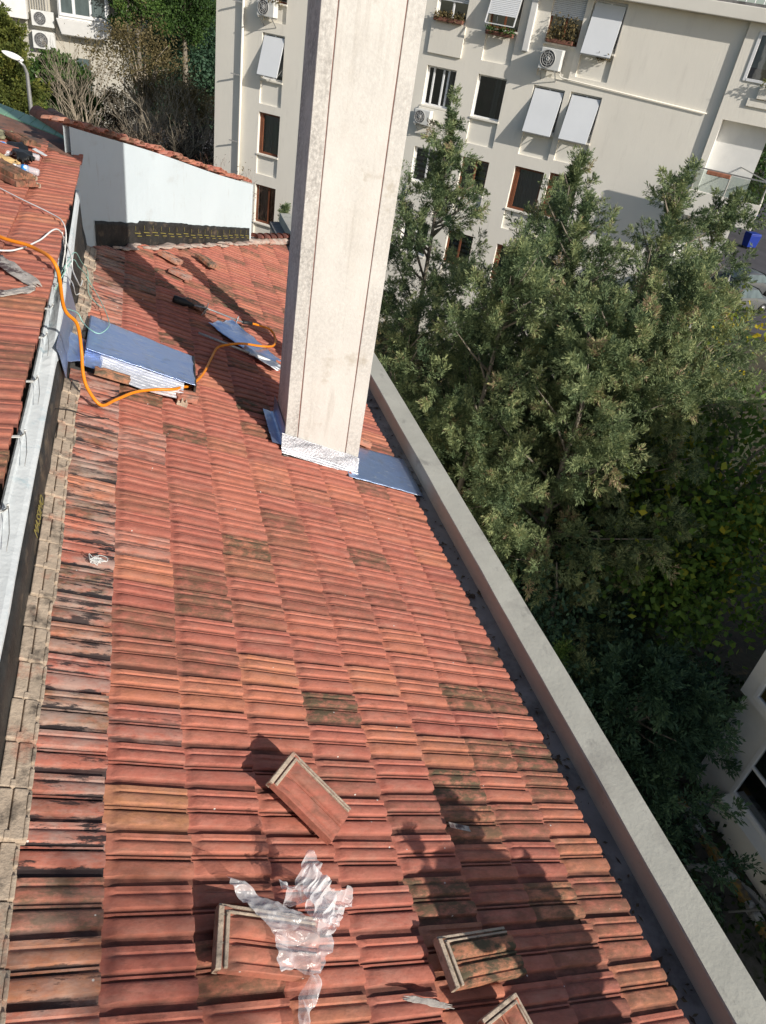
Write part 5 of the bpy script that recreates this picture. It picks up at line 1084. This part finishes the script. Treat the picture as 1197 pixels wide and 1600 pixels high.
# ================================================================== trees
def unit(a): return a / (np.linalg.norm(a, axis=-1, keepdims=True) + 1e-9)
def conifer(name, x, y, ztop, rmax, label, seed, n_tuft=2600, k=11, mat='cypress', zbot=-12.0, lean=(0, 0), open_=0.0, length=.20, leaf=(.042, .085), lw=(.010, .019), up=.55, pw=.8, group=None, cat='tree', low=1.0, bright=0.0, wid=0.09):
    rng = np.random.default_rng(seed); H = ztop - zbot
    if mat == 'cypress': k += 6
    t = empty(name, (x, y, zbot), label, cat, group)
    def axis(f): return np.stack([x + lean[0] * f ** 2, y + lean[1] * f ** 2, zbot + H * f], -1)
    f_ = np.linspace(0, .97, 9); pts = axis(f_); mb = MB(); mb.tube([Vector(p) for p in pts], [max(.012, .028 * H ** .5 * 1.3 * (1 - q) + .008) for q in f_], 8)
    nb = int(60 + H * 7); bt = rng.random(nb) ** 1.15 * low; ba = np.arange(nb) * 2.39996 + rng.normal(0, .3, nb)
    bl = rmax * (bt ** pw * 1.0 + .04) * rng.uniform(.62, 1.15, nb)
    el = np.clip(up + rng.normal(0, .12, nb) + .35 * (1 - bt), -.2, 1.25)
    base = axis(np.clip(1 - bt - 0.02, 0, 1)); dr = np.stack([np.cos(ba) * np.cos(el), np.sin(ba) * np.cos(el), np.sin(el)], -1)
    for i in range(0, nb, 2):
        if bl[i] > .5:
            b0 = base[i]; mb.tube([Vector(b0), Vector(b0 + dr[i] * bl[i] * .5), Vector(b0 + dr[i] * bl[i] * .95 + np.array([0, 0, .06 * bl[i]]))], [.03, .018, .006], 5)
    mb.build('trunk', MT['bark'], t)
    npl = max(40, int(n_tuft / 19)); wgt = (bl + .12) ** 1.35; wgt /= wgt.sum(); bi = rng.choice(nb, npl, p=wgt)
    fr = np.clip(.22 + .8 * rng.random(npl) ** .75, 0, 1.02)
    side = unit(np.cross(dr[bi], rng.normal(size=(npl, 3)) * np.array([1, 1, .45])))
    po = base[bi] + dr[bi] * (bl[bi] * fr)[:, None] + np.stack([np.zeros(npl), np.zeros(npl), .16 * bl[bi] * fr ** 2 - .05 * bl[bi]], -1) + side * (np.abs(rng.normal(0, .10 + .10 * (1 - fr), npl)) * (.4 + bl[bi]))[:, None] * .5
    pd = unit(dr[bi] * .75 + side * .75 + rng.normal(0, .18, (npl, 3)) + np.array([0, 0, .12])); pln = (length * 2.7) * rng.uniform(.55, 1.25, npl) * (.45 + .55 * np.clip(bl[bi] / 1.2, 0, 1))
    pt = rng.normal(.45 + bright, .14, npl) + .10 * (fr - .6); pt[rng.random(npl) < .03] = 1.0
    nl_ = 26; lf = rng.random(nl_) * .24; po = np.concatenate([po, axis(1 - lf)]); pd = np.concatenate([pd, unit(rng.normal(0, .32, (nl_, 3)) + np.array([0, 0, 1.0]))]); pln = np.concatenate([pln, length * (1.0 + 3.0 * lf)]); pt = np.concatenate([pt, rng.normal(.55, .1, nl_)])
    pi_ = rng.integers(0, npl + nl_, n_tuft); g = rng.random(n_tuft) ** .8; sd2 = unit(np.cross(pd[pi_], rng.normal(size=(n_tuft, 3)) * np.array([1, 1, .35])))
    c = po[pi_] + pd[pi_] * (pln[pi_] * g)[:, None] + sd2 * (np.abs(rng.normal(0, .15, n_tuft)) * pln[pi_] * (1.05 - g))[:, None]
    td = unit(pd[pi_] * .8 + sd2 * .75 + rng.normal(0, .2, (n_tuft, 3)))
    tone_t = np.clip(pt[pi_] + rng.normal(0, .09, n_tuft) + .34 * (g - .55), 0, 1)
    L_ = length * .62 * rng.uniform(.6, 1.3, n_tuft)
    n_ = n_tuft * k; ti = np.repeat(np.arange(n_tuft), k); u = np.tile(np.linspace(.0, 1, k), n_tuft)
    rad = rng.normal(size=(n_, 3)); q = td[ti]
    pos = c[ti] + q * (L_[ti] * u)[:, None] + rad * (.018 * (1.15 - u) * (L_[ti] / .13))[:, None]
    d = unit(q + rad * .55 * (1.2 - u)[:, None])
    V, Q, C = leaf_quads(pos, d, rng.uniform(*leaf, n_), rng.uniform(*lw, n_), rng, np.clip(tone_t[ti] + rng.normal(0, .07, n_), 0, 1))
    leafset('crown', V, Q, C, MT[mat], t); return t
gt = 'conifers between the two buildings'
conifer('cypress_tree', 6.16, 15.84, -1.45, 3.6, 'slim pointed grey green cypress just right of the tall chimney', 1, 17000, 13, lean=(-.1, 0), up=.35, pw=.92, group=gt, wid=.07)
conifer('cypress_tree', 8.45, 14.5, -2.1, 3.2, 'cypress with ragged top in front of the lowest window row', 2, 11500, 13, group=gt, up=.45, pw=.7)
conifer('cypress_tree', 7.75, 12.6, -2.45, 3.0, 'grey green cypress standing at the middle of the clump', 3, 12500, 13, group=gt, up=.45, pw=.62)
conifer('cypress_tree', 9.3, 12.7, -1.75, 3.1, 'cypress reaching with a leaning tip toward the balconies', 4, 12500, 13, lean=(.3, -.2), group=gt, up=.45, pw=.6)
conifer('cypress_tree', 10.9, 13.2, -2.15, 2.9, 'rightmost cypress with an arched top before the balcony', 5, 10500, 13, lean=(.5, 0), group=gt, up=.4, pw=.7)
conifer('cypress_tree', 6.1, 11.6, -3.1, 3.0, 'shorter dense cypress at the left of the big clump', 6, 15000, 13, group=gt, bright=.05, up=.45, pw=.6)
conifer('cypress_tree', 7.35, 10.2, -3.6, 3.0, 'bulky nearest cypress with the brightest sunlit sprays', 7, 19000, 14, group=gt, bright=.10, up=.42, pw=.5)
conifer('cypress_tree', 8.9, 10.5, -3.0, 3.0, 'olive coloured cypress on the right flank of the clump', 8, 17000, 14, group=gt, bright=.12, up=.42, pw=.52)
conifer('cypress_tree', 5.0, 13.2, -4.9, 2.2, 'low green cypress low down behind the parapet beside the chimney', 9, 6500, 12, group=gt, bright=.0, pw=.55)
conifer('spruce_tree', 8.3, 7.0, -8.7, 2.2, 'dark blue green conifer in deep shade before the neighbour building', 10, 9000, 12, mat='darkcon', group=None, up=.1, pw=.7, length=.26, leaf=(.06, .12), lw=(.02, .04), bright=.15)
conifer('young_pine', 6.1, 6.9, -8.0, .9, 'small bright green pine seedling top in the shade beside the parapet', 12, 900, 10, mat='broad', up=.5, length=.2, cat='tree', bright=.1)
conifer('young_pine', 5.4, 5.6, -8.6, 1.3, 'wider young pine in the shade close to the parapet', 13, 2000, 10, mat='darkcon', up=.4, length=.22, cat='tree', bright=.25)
conifer('cypress_tree', 4.15, 23.6, -5.7, 1.5, 'cypress branch tip showing left of the chimney above the mortar', 14, 2500, 10, group=gt)
def crown(name, x, y, zc, r, label, seed, n_cl=60, per=70, mat='broad', zbot=-12.0, leaf=(.09, .16), lw=(.05, .09), squash=.85, group=None, bright=0.0, cat='tree', cl=.28, trunk=True, holes=.0, bark='bark'):
    rng = np.random.default_rng(seed); t = empty(name, (x, y, zbot), label, cat, group)
    d = unit(rng.normal(size=(n_cl, 3))); rr_ = rng.random(n_cl) ** .45; cc = np.array([x, y, zc]) + d * np.array([r, r, r * squash]) * rr_[:, None]
    if trunk:
        mb = MB(); mb.tube([(x, y, zbot), (x + .1, y, zbot + (zc - zbot) * .5), (x, y, zc)], [.16 * r ** .5, .12 * r ** .5, .05], 8)
        for i in range(0, n_cl, 3): mb.tube([(x, y, zc - r * .7), Vector(cc[i]).lerp(Vector((x, y, zc)), .45), Vector(cc[i])], [.06 * r ** .5, .03, .01], 5)
        mb.build('trunk', MT[bark], t)
    n_ = n_cl * per; ci = np.repeat(np.arange(n_cl), per); off = rng.normal(size=(n_, 3)) * (r * cl * rng.uniform(.5, 1.1, n_cl)[ci])[:, None] * np.array([1, 1, .7])
    pos = cc[ci] + off; dd = unit(rng.normal(size=(n_, 3)) + np.array([0, 0, .25])); tn = np.clip(rng.normal(.45 + bright, .15, n_cl)[ci] + rng.normal(0, .14, n_), 0, 1)
    V, Q, C = leaf_quads(pos, dd, rng.uniform(*leaf, n_), rng.uniform(*lw, n_), rng, tn); leafset('crown', V, Q, C, MT[mat], t); return t
crown('maple_tree', 10.6, 9.6, -6.6, 1.9, 'green leafed tree turning yellow at the right edge below the cars', 20, 60, 90, 'yellowleaf', leaf=(.10, .17), lw=(.08, .14), bright=-.06)
crown('maple_tree', 9.7, 8.6, -7.9, 1.5, 'lower shaded maple crown left of the neighbour building', 21, 46, 80, 'yellowleaf', leaf=(.10, .17), lw=(.08, .14), bright=-.2)
crown('yellow_shrub', 12.5, 13.6, -5.4, 1.5, 'thin shrub with bright yellow leaves near the parked cars', 22, 26, 26, 'yellowleaf', leaf=(.10, .16), lw=(.08, .12), bright=.28, cl=.25)
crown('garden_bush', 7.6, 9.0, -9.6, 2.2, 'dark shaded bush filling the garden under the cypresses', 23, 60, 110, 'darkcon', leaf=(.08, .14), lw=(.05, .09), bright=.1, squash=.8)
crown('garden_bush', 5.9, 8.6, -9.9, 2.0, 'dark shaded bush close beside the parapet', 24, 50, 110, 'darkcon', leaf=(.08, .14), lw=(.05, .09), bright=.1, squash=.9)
crown('garden_bush', 9.6, 12.2, -8.5, 2.6, 'large dark bush behind the maple crowns', 25, 70, 120, 'broad', leaf=(.09, .15), lw=(.06, .10), bright=-.15)
crown('garden_bush', 7.2, 4.6, -11.3, .9, 'low plant beside the yellow and white kerb', 26, 22, 60, 'darkcon', leaf=(.08, .14), lw=(.05, .08), bright=.2, trunk=False)
crown('garden_bush', 10.15, 3.2, -11.2, .75, 'small shrub at the cream base of the neighbour building', 27, 22, 60, 'broad', leaf=(.07, .12), lw=(.04, .07), bright=-.1, trunk=False)
# far trees, upper left
crown('evergreen_bush', -4.6, 52, -7.6, 2.2, 'rounded dark green bush beside the street lamp', 30, 130, 220, 'broad', leaf=(.16, .28), lw=(.12, .2), squash=1.0, bright=.12, cl=.16)
conifer('golden_cypress', -5.15, 38, -3.1, 2.1, 'yellow green cypress cut by the left photo edge', 31, 9000, 14, mat='cypress2', up=1.1, pw=.45, length=.34, leaf=(.08, .15), lw=(.035, .06), wid=.2)
crown('evergreen_tree', .0, 66, -2.2, 3.0, 'glossy green tree right of the distant block at the top edge', 32, 60, 190, 'broad', leaf=(.14, .24), lw=(.08, .14), bright=.16, cl=.13)
crown('evergreen_tree', 3.6, 72, -2.4, 3.8, 'dark evergreen tree left of the cream facade at the top', 33, 75, 190, 'broad', leaf=(.16, .26), lw=(.09, .15), bright=-.08, cl=.13)
crown('dark_tree', 4.6, 78, -8.0, 5.6, 'very dark tree mass in shade beside the cream facade', 34, 160, 220, 'darkcon', leaf=(.2, .34), lw=(.14, .22), bright=.05, cl=.2)
crown('autumn_tree', .3, 55, -5.9, 3.2, 'olive brown autumn tree above the parked white car', 35, 70, 130, 'brownleaf', leaf=(.12, .2), lw=(.06, .1), bright=.0, cl=.2, bark='twig')
crown('autumn_tree', 3.2, 52, -6.9, 1.7, 'small olive autumn tree right of the white car', 36, 50, 90, 'brownleaf', leaf=(.12, .2), lw=(.06, .1), bright=.15, cl=.2, bark='twig')
for i, (a_, b_, c_, r_) in enumerate([(-1.3, 56, -8.9, 1.9), (.4, 40, -8.2, 2.0), (2.2, 42, -8.4, 2.2), (3.6, 38, -8.8, 1.8), (1.4, 47, -9.3, 2.4), (-1.6, 44, -8.6, 1.8), (3.4, 48, -9.0, 2.4)]):
    crown('thicket_shrub', a_, b_, c_, r_, ['olive thicket shrub against the lower wall of the distant block', 'brown thicket shrub behind the pale bare shrubs', 'brown thicket shrub below the white car', 'brown thicket shrub at the foot of the cream facade', 'brown thicket shrub in front of the car park', 'brown thicket shrub left below the bare trees', 'brown thicket shrub right of the white car'][i], 70 + i, 60, 110, 'thicket', leaf=(.09, .16), lw=(.05, .08), cl=.2, bright=0, cat='shrub', group='thicket beyond the firewall', bark='redtwig')
crown('street_tree', 46.5, 54, -6.0, 5.5, 'dark green tree beyond the balcony at the right edge', 37, 90, 110, 'broad', leaf=(.2, .34), lw=(.14, .22), bright=-.05, cl=.22)
crown('street_tree', 62, 78, -6.5, 7.0, 'second dark tree along the street at the right edge', 38, 90, 110, 'broad', leaf=(.25, .4), lw=(.16, .26), bright=-.05, cl=.22)
for i, (px_, py_, pz_, pr_) in enumerate([(-14, 96, -6, 8), (14, 120, -5, 10), (40, 130, -4, 12), (70, 130, -4, 12)]):
    crown('background_tree', px_, py_, pz_, pr_, ['far tree mass behind the distant block', 'far tree mass beyond the car park', 'far tree mass behind the cream apartment block', 'far tree mass at the end of the street'][i], 60 + i, 100, 90, 'darkcon', leaf=(.4, .7), lw=(.25, .45), bright=.2, cl=.2)
def bare(name, x, y, ztop, label, seed, mat='twig', zbot=-12.0, spread=.55, depth=6, rad=.09, group=None, cat='bare tree', leaves=0, stems=3):
    rr = random.Random(seed); t = empty(name, (x, y, zbot), label, cat, group); mb = MB(); tips = []
    H = ztop - zbot
    def grow(p, d, ln, r, k):
        n_ = 3; pts = [p]
        for i in range(n_):
            d = (d + Vector((rr.gauss(0, .12), rr.gauss(0, .12), rr.gauss(.05, .08)))).normalized(); pts.append(pts[-1] + d * ln / n_)
        mb.tube(pts, [r * (1 - .3 * i / n_) for i in range(n_ + 1)], 5 if r > .02 else 3, False)
        if k == 0: tips.append(pts[-1]); return
        for _ in range(2 if k > 1 or rr.random() < .5 else 3):
            a = rr.uniform(0, 2 * PI); nd = (d + Vector((math.cos(a), math.sin(a), rr.uniform(-.1, .35))) * spread * rr.uniform(.6, 1.1)).normalized()
            grow(pts[-1], nd, ln * rr.uniform(.62, .86), r * .62, k - 1)
        if k > 2:
            a = rr.uniform(0, 2 * PI); grow(pts[1], (d + Vector((math.cos(a), math.sin(a), .3)) * .8).normalized(), ln * .6, r * .5, k - 2)
    for s in range(stems):
        a = rr.uniform(0, 2 * PI); grow(Vector((x + rr.gauss(0, .1), y + rr.gauss(0, .1), zbot)), Vector((math.cos(a) * .22, math.sin(a) * .22, 1)).normalized(), H * .27, rad, depth)
    mb.build('branches', MT[mat], t)
    if leaves:
        rngb = np.random.default_rng(seed); tp = np.array([tuple(q) for q in tips]); n_ = leaves; c = tp[rngb.integers(0, len(tp), n_)] + rngb.normal(0, .18, (n_, 3)); d = unit(rngb.normal(size=(n_, 3)))
        V, Q, C = leaf_quads(c, d, rngb.uniform(.06, .14, n_), rngb.uniform(.03, .06, n_), rngb, rngb.random(n_)); leafset('leaves', V, Q, C, MT['brownleaf'], t)
gb = 'bare trees and shrubs beyond the firewall'
bare('bare_tree', -1.0, 40, -2.4, 'tall pale bare tree in front of the distant block', 41, depth=7, rad=.13, group=gb, stems=3)
bare('bare_tree', .7, 41, -4.2, 'pale bare tree leaning right toward the autumn tree', 42, depth=7, rad=.11, group=gb, stems=4, spread=.65)
bare('bare_tree', -1.75, 36, -6.0, 'low straw coloured bare shrub beside the ridge tile', 43, depth=6, rad=.06, group=gb, stems=6, leaves=1500)
bare('bare_tree', -.7, 33, -6.2, 'dense straw coloured bare shrub at the firewall top', 44, depth=6, rad=.05, group=gb, stems=7, leaves=1800)
bare('bare_shrub', .6, 34, -6.4, 'brown twiggy shrub left of the dark shrubs', 45, 'redtwig', depth=6, rad=.05, group=gb, stems=7, leaves=700)
bare('bare_shrub', 2.1, 34, -6.3, 'reddish brown twiggy shrub beside the cream facade', 46, 'redtwig', depth=6, rad=.05, group=gb, stems=8, leaves=500)
bare('bare_shrub', 1.4, 30, -7.3, 'lower reddish twig thicket just above the coping tiles', 47, 'redtwig', depth=6, rad=.05, group=gb, stems=8, leaves=500)
bare('bare_shrub', 13.5, 12.6, -6.3, 'bare twigs between the yellow shrub and the grey cars', 48, 'redtwig', depth=6, rad=.05, group=gb, stems=5, leaves=200)
# tree behind the viewer whose twigs throw the dappled shade at lower left
def src_pt(s, y, t): return RP(s, y, 0) - L * t
c0 = src_pt(.80, 1.25, 9.5)
bare('bare_tree', c0.x, c0.y, c0.z + .7, 'tall garden tree behind the viewer that throws the dappled shade at lower left', 49, depth=6, rad=.12, stems=2, leaves=0)
rngb = np.random.default_rng(77); n_ = 270; cl = np.array([tuple(src_pt(s, y, 9.5 + dt)) for s, y, dt in ((.62, 1.50, 0), (.78, 1.28, .3), (1.02, 1.30, -.2), (.85, 1.08, .4), (1.1, 1.05, 0), (.5, 1.2, .1), (.95, 1.45, .2), (1.2, .92, .2), (.3, 1.1, 0))])
cc_ = cl[rngb.integers(0, len(cl), n_)] + rngb.normal(0, 1, (n_, 3)) * np.array([.075, .05, .07]); d = unit(rngb.normal(size=(n_, 3)))
V, Q, C = leaf_quads(cc_, d, rngb.uniform(.05, .10, n_), rngb.uniform(.04, .06, n_), rngb, rngb.random(n_))
tw = [o for o in bpy.data.objects if o.get('label', '').startswith('tall garden tree behind')][0]; leafset('leaves', V, Q, C, MT['brownleaf'], tw)
# ivy and low growth on the shaded garden floor
rngb = np.random.default_rng(5); n_ = 26000; xs = rngb.uniform(3, 13.2, n_); ysv = rngb.uniform(2.5, 24, n_); cl = np.sin(xs * 2.1) + np.sin(ysv * 1.7) + rngb.normal(0, .6, n_); kp = cl > -.5; xs, ysv = xs[kp], ysv[kp]; n_ = len(xs)
c = np.stack([xs, ysv, -12 + rngb.random(n_) ** 2 * .35], -1); d = unit(rngb.normal(size=(n_, 3)) + np.array([0, 0, .4]))
V, Q, C = leaf_quads(c, d, rngb.uniform(.08, .18, n_), rngb.uniform(.05, .11, n_), rngb, rngb.random(n_)); o = leafset('ground_cover', V, Q, C, MT['lawn'], None); tag(o, 'dark ivy and weeds covering the shaded garden floor', 'ground cover', kind='stuff')
rngb = np.random.default_rng(6); n_ = 30000; xs = rngb.uniform(-14, 16, n_); ysv = rngb.uniform(24, 60, n_); c = np.stack([xs, ysv, -12 + rngb.random(n_) ** 2 * .9], -1); d = unit(rngb.normal(size=(n_, 3)) + np.array([0, 0, .6]))
V, Q, C = leaf_quads(c, d, rngb.uniform(.2, .45, n_), rngb.uniform(.10, .22, n_), rngb, rngb.random(n_)); o = leafset('undergrowth', V, Q, C, MT['brownleaf'], None); tag(o, 'brown undergrowth on the slope beyond the firewall', 'undergrowth', kind='stuff')

# ================================================================== painted kerb and low walls at lower right
kb = empty('painted_kerb', (9.7, 5, -12), 'garden kerb painted in yellow and white lengths at lower right', 'kerb')
kp_ = spline([(9.0, 9.2, -11.93), (9.45, 7.8, -11.93), (9.64, 6.6, -11.93), (9.68, 5.2, -11.93), (9.70, 4.2, -11.93), (9.66, 3.2, -11.93), (9.6, 1.5, -11.93)], 5)
for i in range(len(kp_) - 1):
    mb = MB(); mb.bar(kp_[i], kp_[i].lerp(kp_[i + 1], .985), .15, .20); mb.build('kerb_length', MT['yellow'] if (i // 2) % 2 else MT['whitepaint'], kb, bevel=.01)
mb = MB(); mb.bar((9.75, 6.05, -11.93), (10.38, 6.02, -11.93), .14, .18); tag(mb.build('low_wall', MT['kerb']), 'short pale kerb running from the painted kerb to the neighbour building', 'kerb')
mb = MB(); ar = [Vector((8.9 + 1.1 * math.cos(a), 3.9 + 1.1 * math.sin(a), -11.95)) for a in np.linspace(-.6, 1.5, 14)]
for i in range(13): mb.bar(ar[i], ar[i + 1], .10, .12)
tag(mb.build('curved_edging', MT['kerb']), 'curved stone edging of the dark paved patch', 'kerb')
mb = MB(); mb.bar((9.3, 4.15, -11.98), (9.4, 3.7, -11.0), .03, .03); tag(mb.build('metal_rod', MT['metal']), 'thin metal rod leaning by the curved edging', 'rod')
# scraps of litter in the shaded garden
for i, (a_, b_, z_) in enumerate([(6.95, 8.0, -9.4), (7.3, 8.1, -9.2)]): pass

# ================================================================== cars, bins, lamp
def car(name, x, y, rz, color, label, group='parked cars', z=-11.99):
    t = empty(name, (x, y, z), label, 'car', group, rz=rz); M4 = Matrix.LocRotScale(Vector((x, y, z)), t.rotation_euler, None)
    def W(p): return M4 @ Vector(p)
    m = M('car_paint_' + label.split()[0], color, .25, .1, .6); m.bump(m.noise(3, 2), .002, .2)
    prof = [(-2.05, .35), (-2.1, .62), (-1.98, .82), (-1.45, .92), (-.85, 1.38), (-.2, 1.48), (.55, 1.42), (1.15, .98), (1.85, .86), (2.08, .66), (2.1, .38)]
    P = []
    for (a, h_) in prof:
        row = []; top = h_ > .95; w1 = .84
        for q in np.linspace(-1, 1, 11):
            wy = q * w1; inset = .18 if h_ > 1.2 else 0.0; z_ = h_ - .05 * q * q - (.02 if abs(q) > .9 else 0)
            row.append(tuple(W((a, q * (w1 - inset), z_))))
        P.append(row)
    mb = MB(); P2 = np.array(P); V_ = []; 
    rows = []
    for i, (a, h_) in enumerate(prof):
        inset = .16 if h_ > 1.2 else (.03 if h_ > .95 else 0); lo = .22; mid = min(h_, .88)
        ring = [(-.80, lo), (-.86, .5), (-.84 + (0 if h_ < .9 else .0), mid - .02), (-.80 + inset, h_ - .03), (-.4, h_), (0, h_ + .015), (.4, h_), (.80 - inset, h_ - .03), (.84, mid - .02), (.86, .5), (.80, lo)]
        rows.append([tuple(W((a, q[0], q[1]))) for q in ring])
    body = grid_mesh('body', np.array(rows), m.m, t, True)
    for e in (0, -1):
        mb.add([Vector(q) for q in rows[e]], [tuple(range(11))])
    mb.build('bumper', m.m, t)
    mb = MB()
    def quad(a, b, c, d): mb.add([W(a), W(b), W(c), W(d)], [(0, 1, 2, 3)])
    quad((-1.42, -.66, .97), (-1.42, .66, .97), (-.90, .60, 1.37), (-.90, -.60, 1.37)); quad((.60, -.60, 1.42), (.60, .60, 1.42), (1.14, .68, 1.03), (1.14, -.68, 1.03))
    for s in (-1, 1): quad((-1.2, s * .845, .93), (1.0, s * .845, .93), (.5, s * .70, 1.36), (-.75, s * .70, 1.36))
    o = mb.build('windows', MT['darkpane'], t)
    for v in o.data.vertices: v.co.z += .022; v.co.y *= 1.012
    for a in (-1.3, 1.3):
        for s in (-1, 1):
            mb = MB(); mb.tube([W((a, s * .70, .32)), W((a, s * .88, .32))], .32, 18); wh = mb.build('wheel', MT['black'], t)
            mb = MB(); mb.tube([W((a, s * .881, .32)), W((a, s * .90, .32))], .18, 12); mb.build('rim', MT['metal'], wh)
    for s in (-1, 1):
        mb = MB(); mb.box(2.02, 2.10, s * .62 - .16, s * .62 + .16, .58, .70, lambda a, b, c: W((a, b, c))); mb.build('headlight', MT['glass'], t)
    return t
car('parked_car', 37.0, 38.9, R(5), (.10, .105, .11), 'grey silver car parked on the street above the other grey one')
car('parked_car', 33.9, 35.7, R(8), (.13, .135, .135), 'pale grey car nearest the garden trees')
car('parked_car', 1.2, 84, R(170), (.62, .60, .68), 'white car half hidden behind the autumn tree')
def bin_(x, y, label):
    t = empty('blue_bin', (x, y, -11.99), label, 'waste bin', 'blue bins by the street')
    mb = MB(); z = -11.99; t['label'] = label
    k = .62
    b_ = [(x - .7 * k, y - .55 * k, z + .15), (x + .7 * k, y - .55 * k, z + .15), (x + .7 * k, y + .55 * k, z + .15), (x - .7 * k, y + .55 * k, z + .15)]; t_ = [(x - .85 * k, y - .7 * k, z + 1.1), (x + .85 * k, y - .7 * k, z + 1.1), (x + .85 * k, y + .7 * k, z + 1.1), (x - .85 * k, y + .7 * k, z + 1.1)]
    mb.hexa([Vector(q) for q in b_ + t_]); mb.build('bin_body', MT['binblue'], t, bevel=.04)
    mb = MB(); mb.hexa([Vector(q) + Vector((0, 0, .005)) for q in t_] + [Vector((q[0] * .9 + x * .1, q[1] * .9 + y * .1, q[2] + .12)) for q in t_]); mb.build('bin_lid', MT['binblue'], t, bevel=.04)
    for a in (-.36, .36):
        for b in (-.27, .27): mb = MB(); mb.tube([(x + a - .03, y + b, z + .08), (x + a + .03, y + b, z + .08)], .08, 10); mb.build('bin_wheel', MT['black'], t)
m = M('blue_bin_plastic', (.015, .04, .28), .5); m.var(4, .15); MT['binblue'] = m.m
bin_(52.6, 58.2, 'upper blue waste bin at the roadside by the balcony')
bin_(46.8, 50.6, 'lower blue waste bin beside the cypress tip')
lm = empty('street_lamp', (-3.3, 28, -12), 'tall grey street lamp with curved head in front of the golden cypress', 'street lamp')
mb = MB(); mb.tube([(-3.27, 28, -12), (-3.27, 28, -4.0), (-3.27, 28, -3.45), (-3.33, 27.95, -3.25), (-3.45, 27.85, -3.12)], [.09, .062, .055, .045, .04], 12); mb.build('lamp_pole', MT['metal'], lm)
P = []
for i, tt in enumerate(np.linspace(0, 1, 10)):
    c = Vector((-3.38, 27.95, -3.10)).lerp(Vector((-3.86, 27.8, -2.92)), tt); rd = .15 * math.sin(PI * min(1, .12 + tt * .86)) ** .6
    P.append([tuple(c + Vector((math.cos(a) * rd * .7, -math.cos(a) * rd * -.7, math.sin(a) * rd * .55))) for a in np.linspace(0, 2 * PI, 13)])
grid_mesh('lamp_head', np.array(P), MT['trim'], lm, True)
for o in bpy.data.objects:
    if o.get('label') is None and o.parent is None and o.type == 'EMPTY': print('unlabelled', o.name)
o = raw_mesh('leaf_litter', LITTER[0], LITTER[1], MT['thicket'], None, False, 0, np.random.default_rng(2).random((len(LITTER[0]), 4)))
tag(o, 'fine brown leaf litter lying along the shaded gutter', 'litter', kind='stuff')
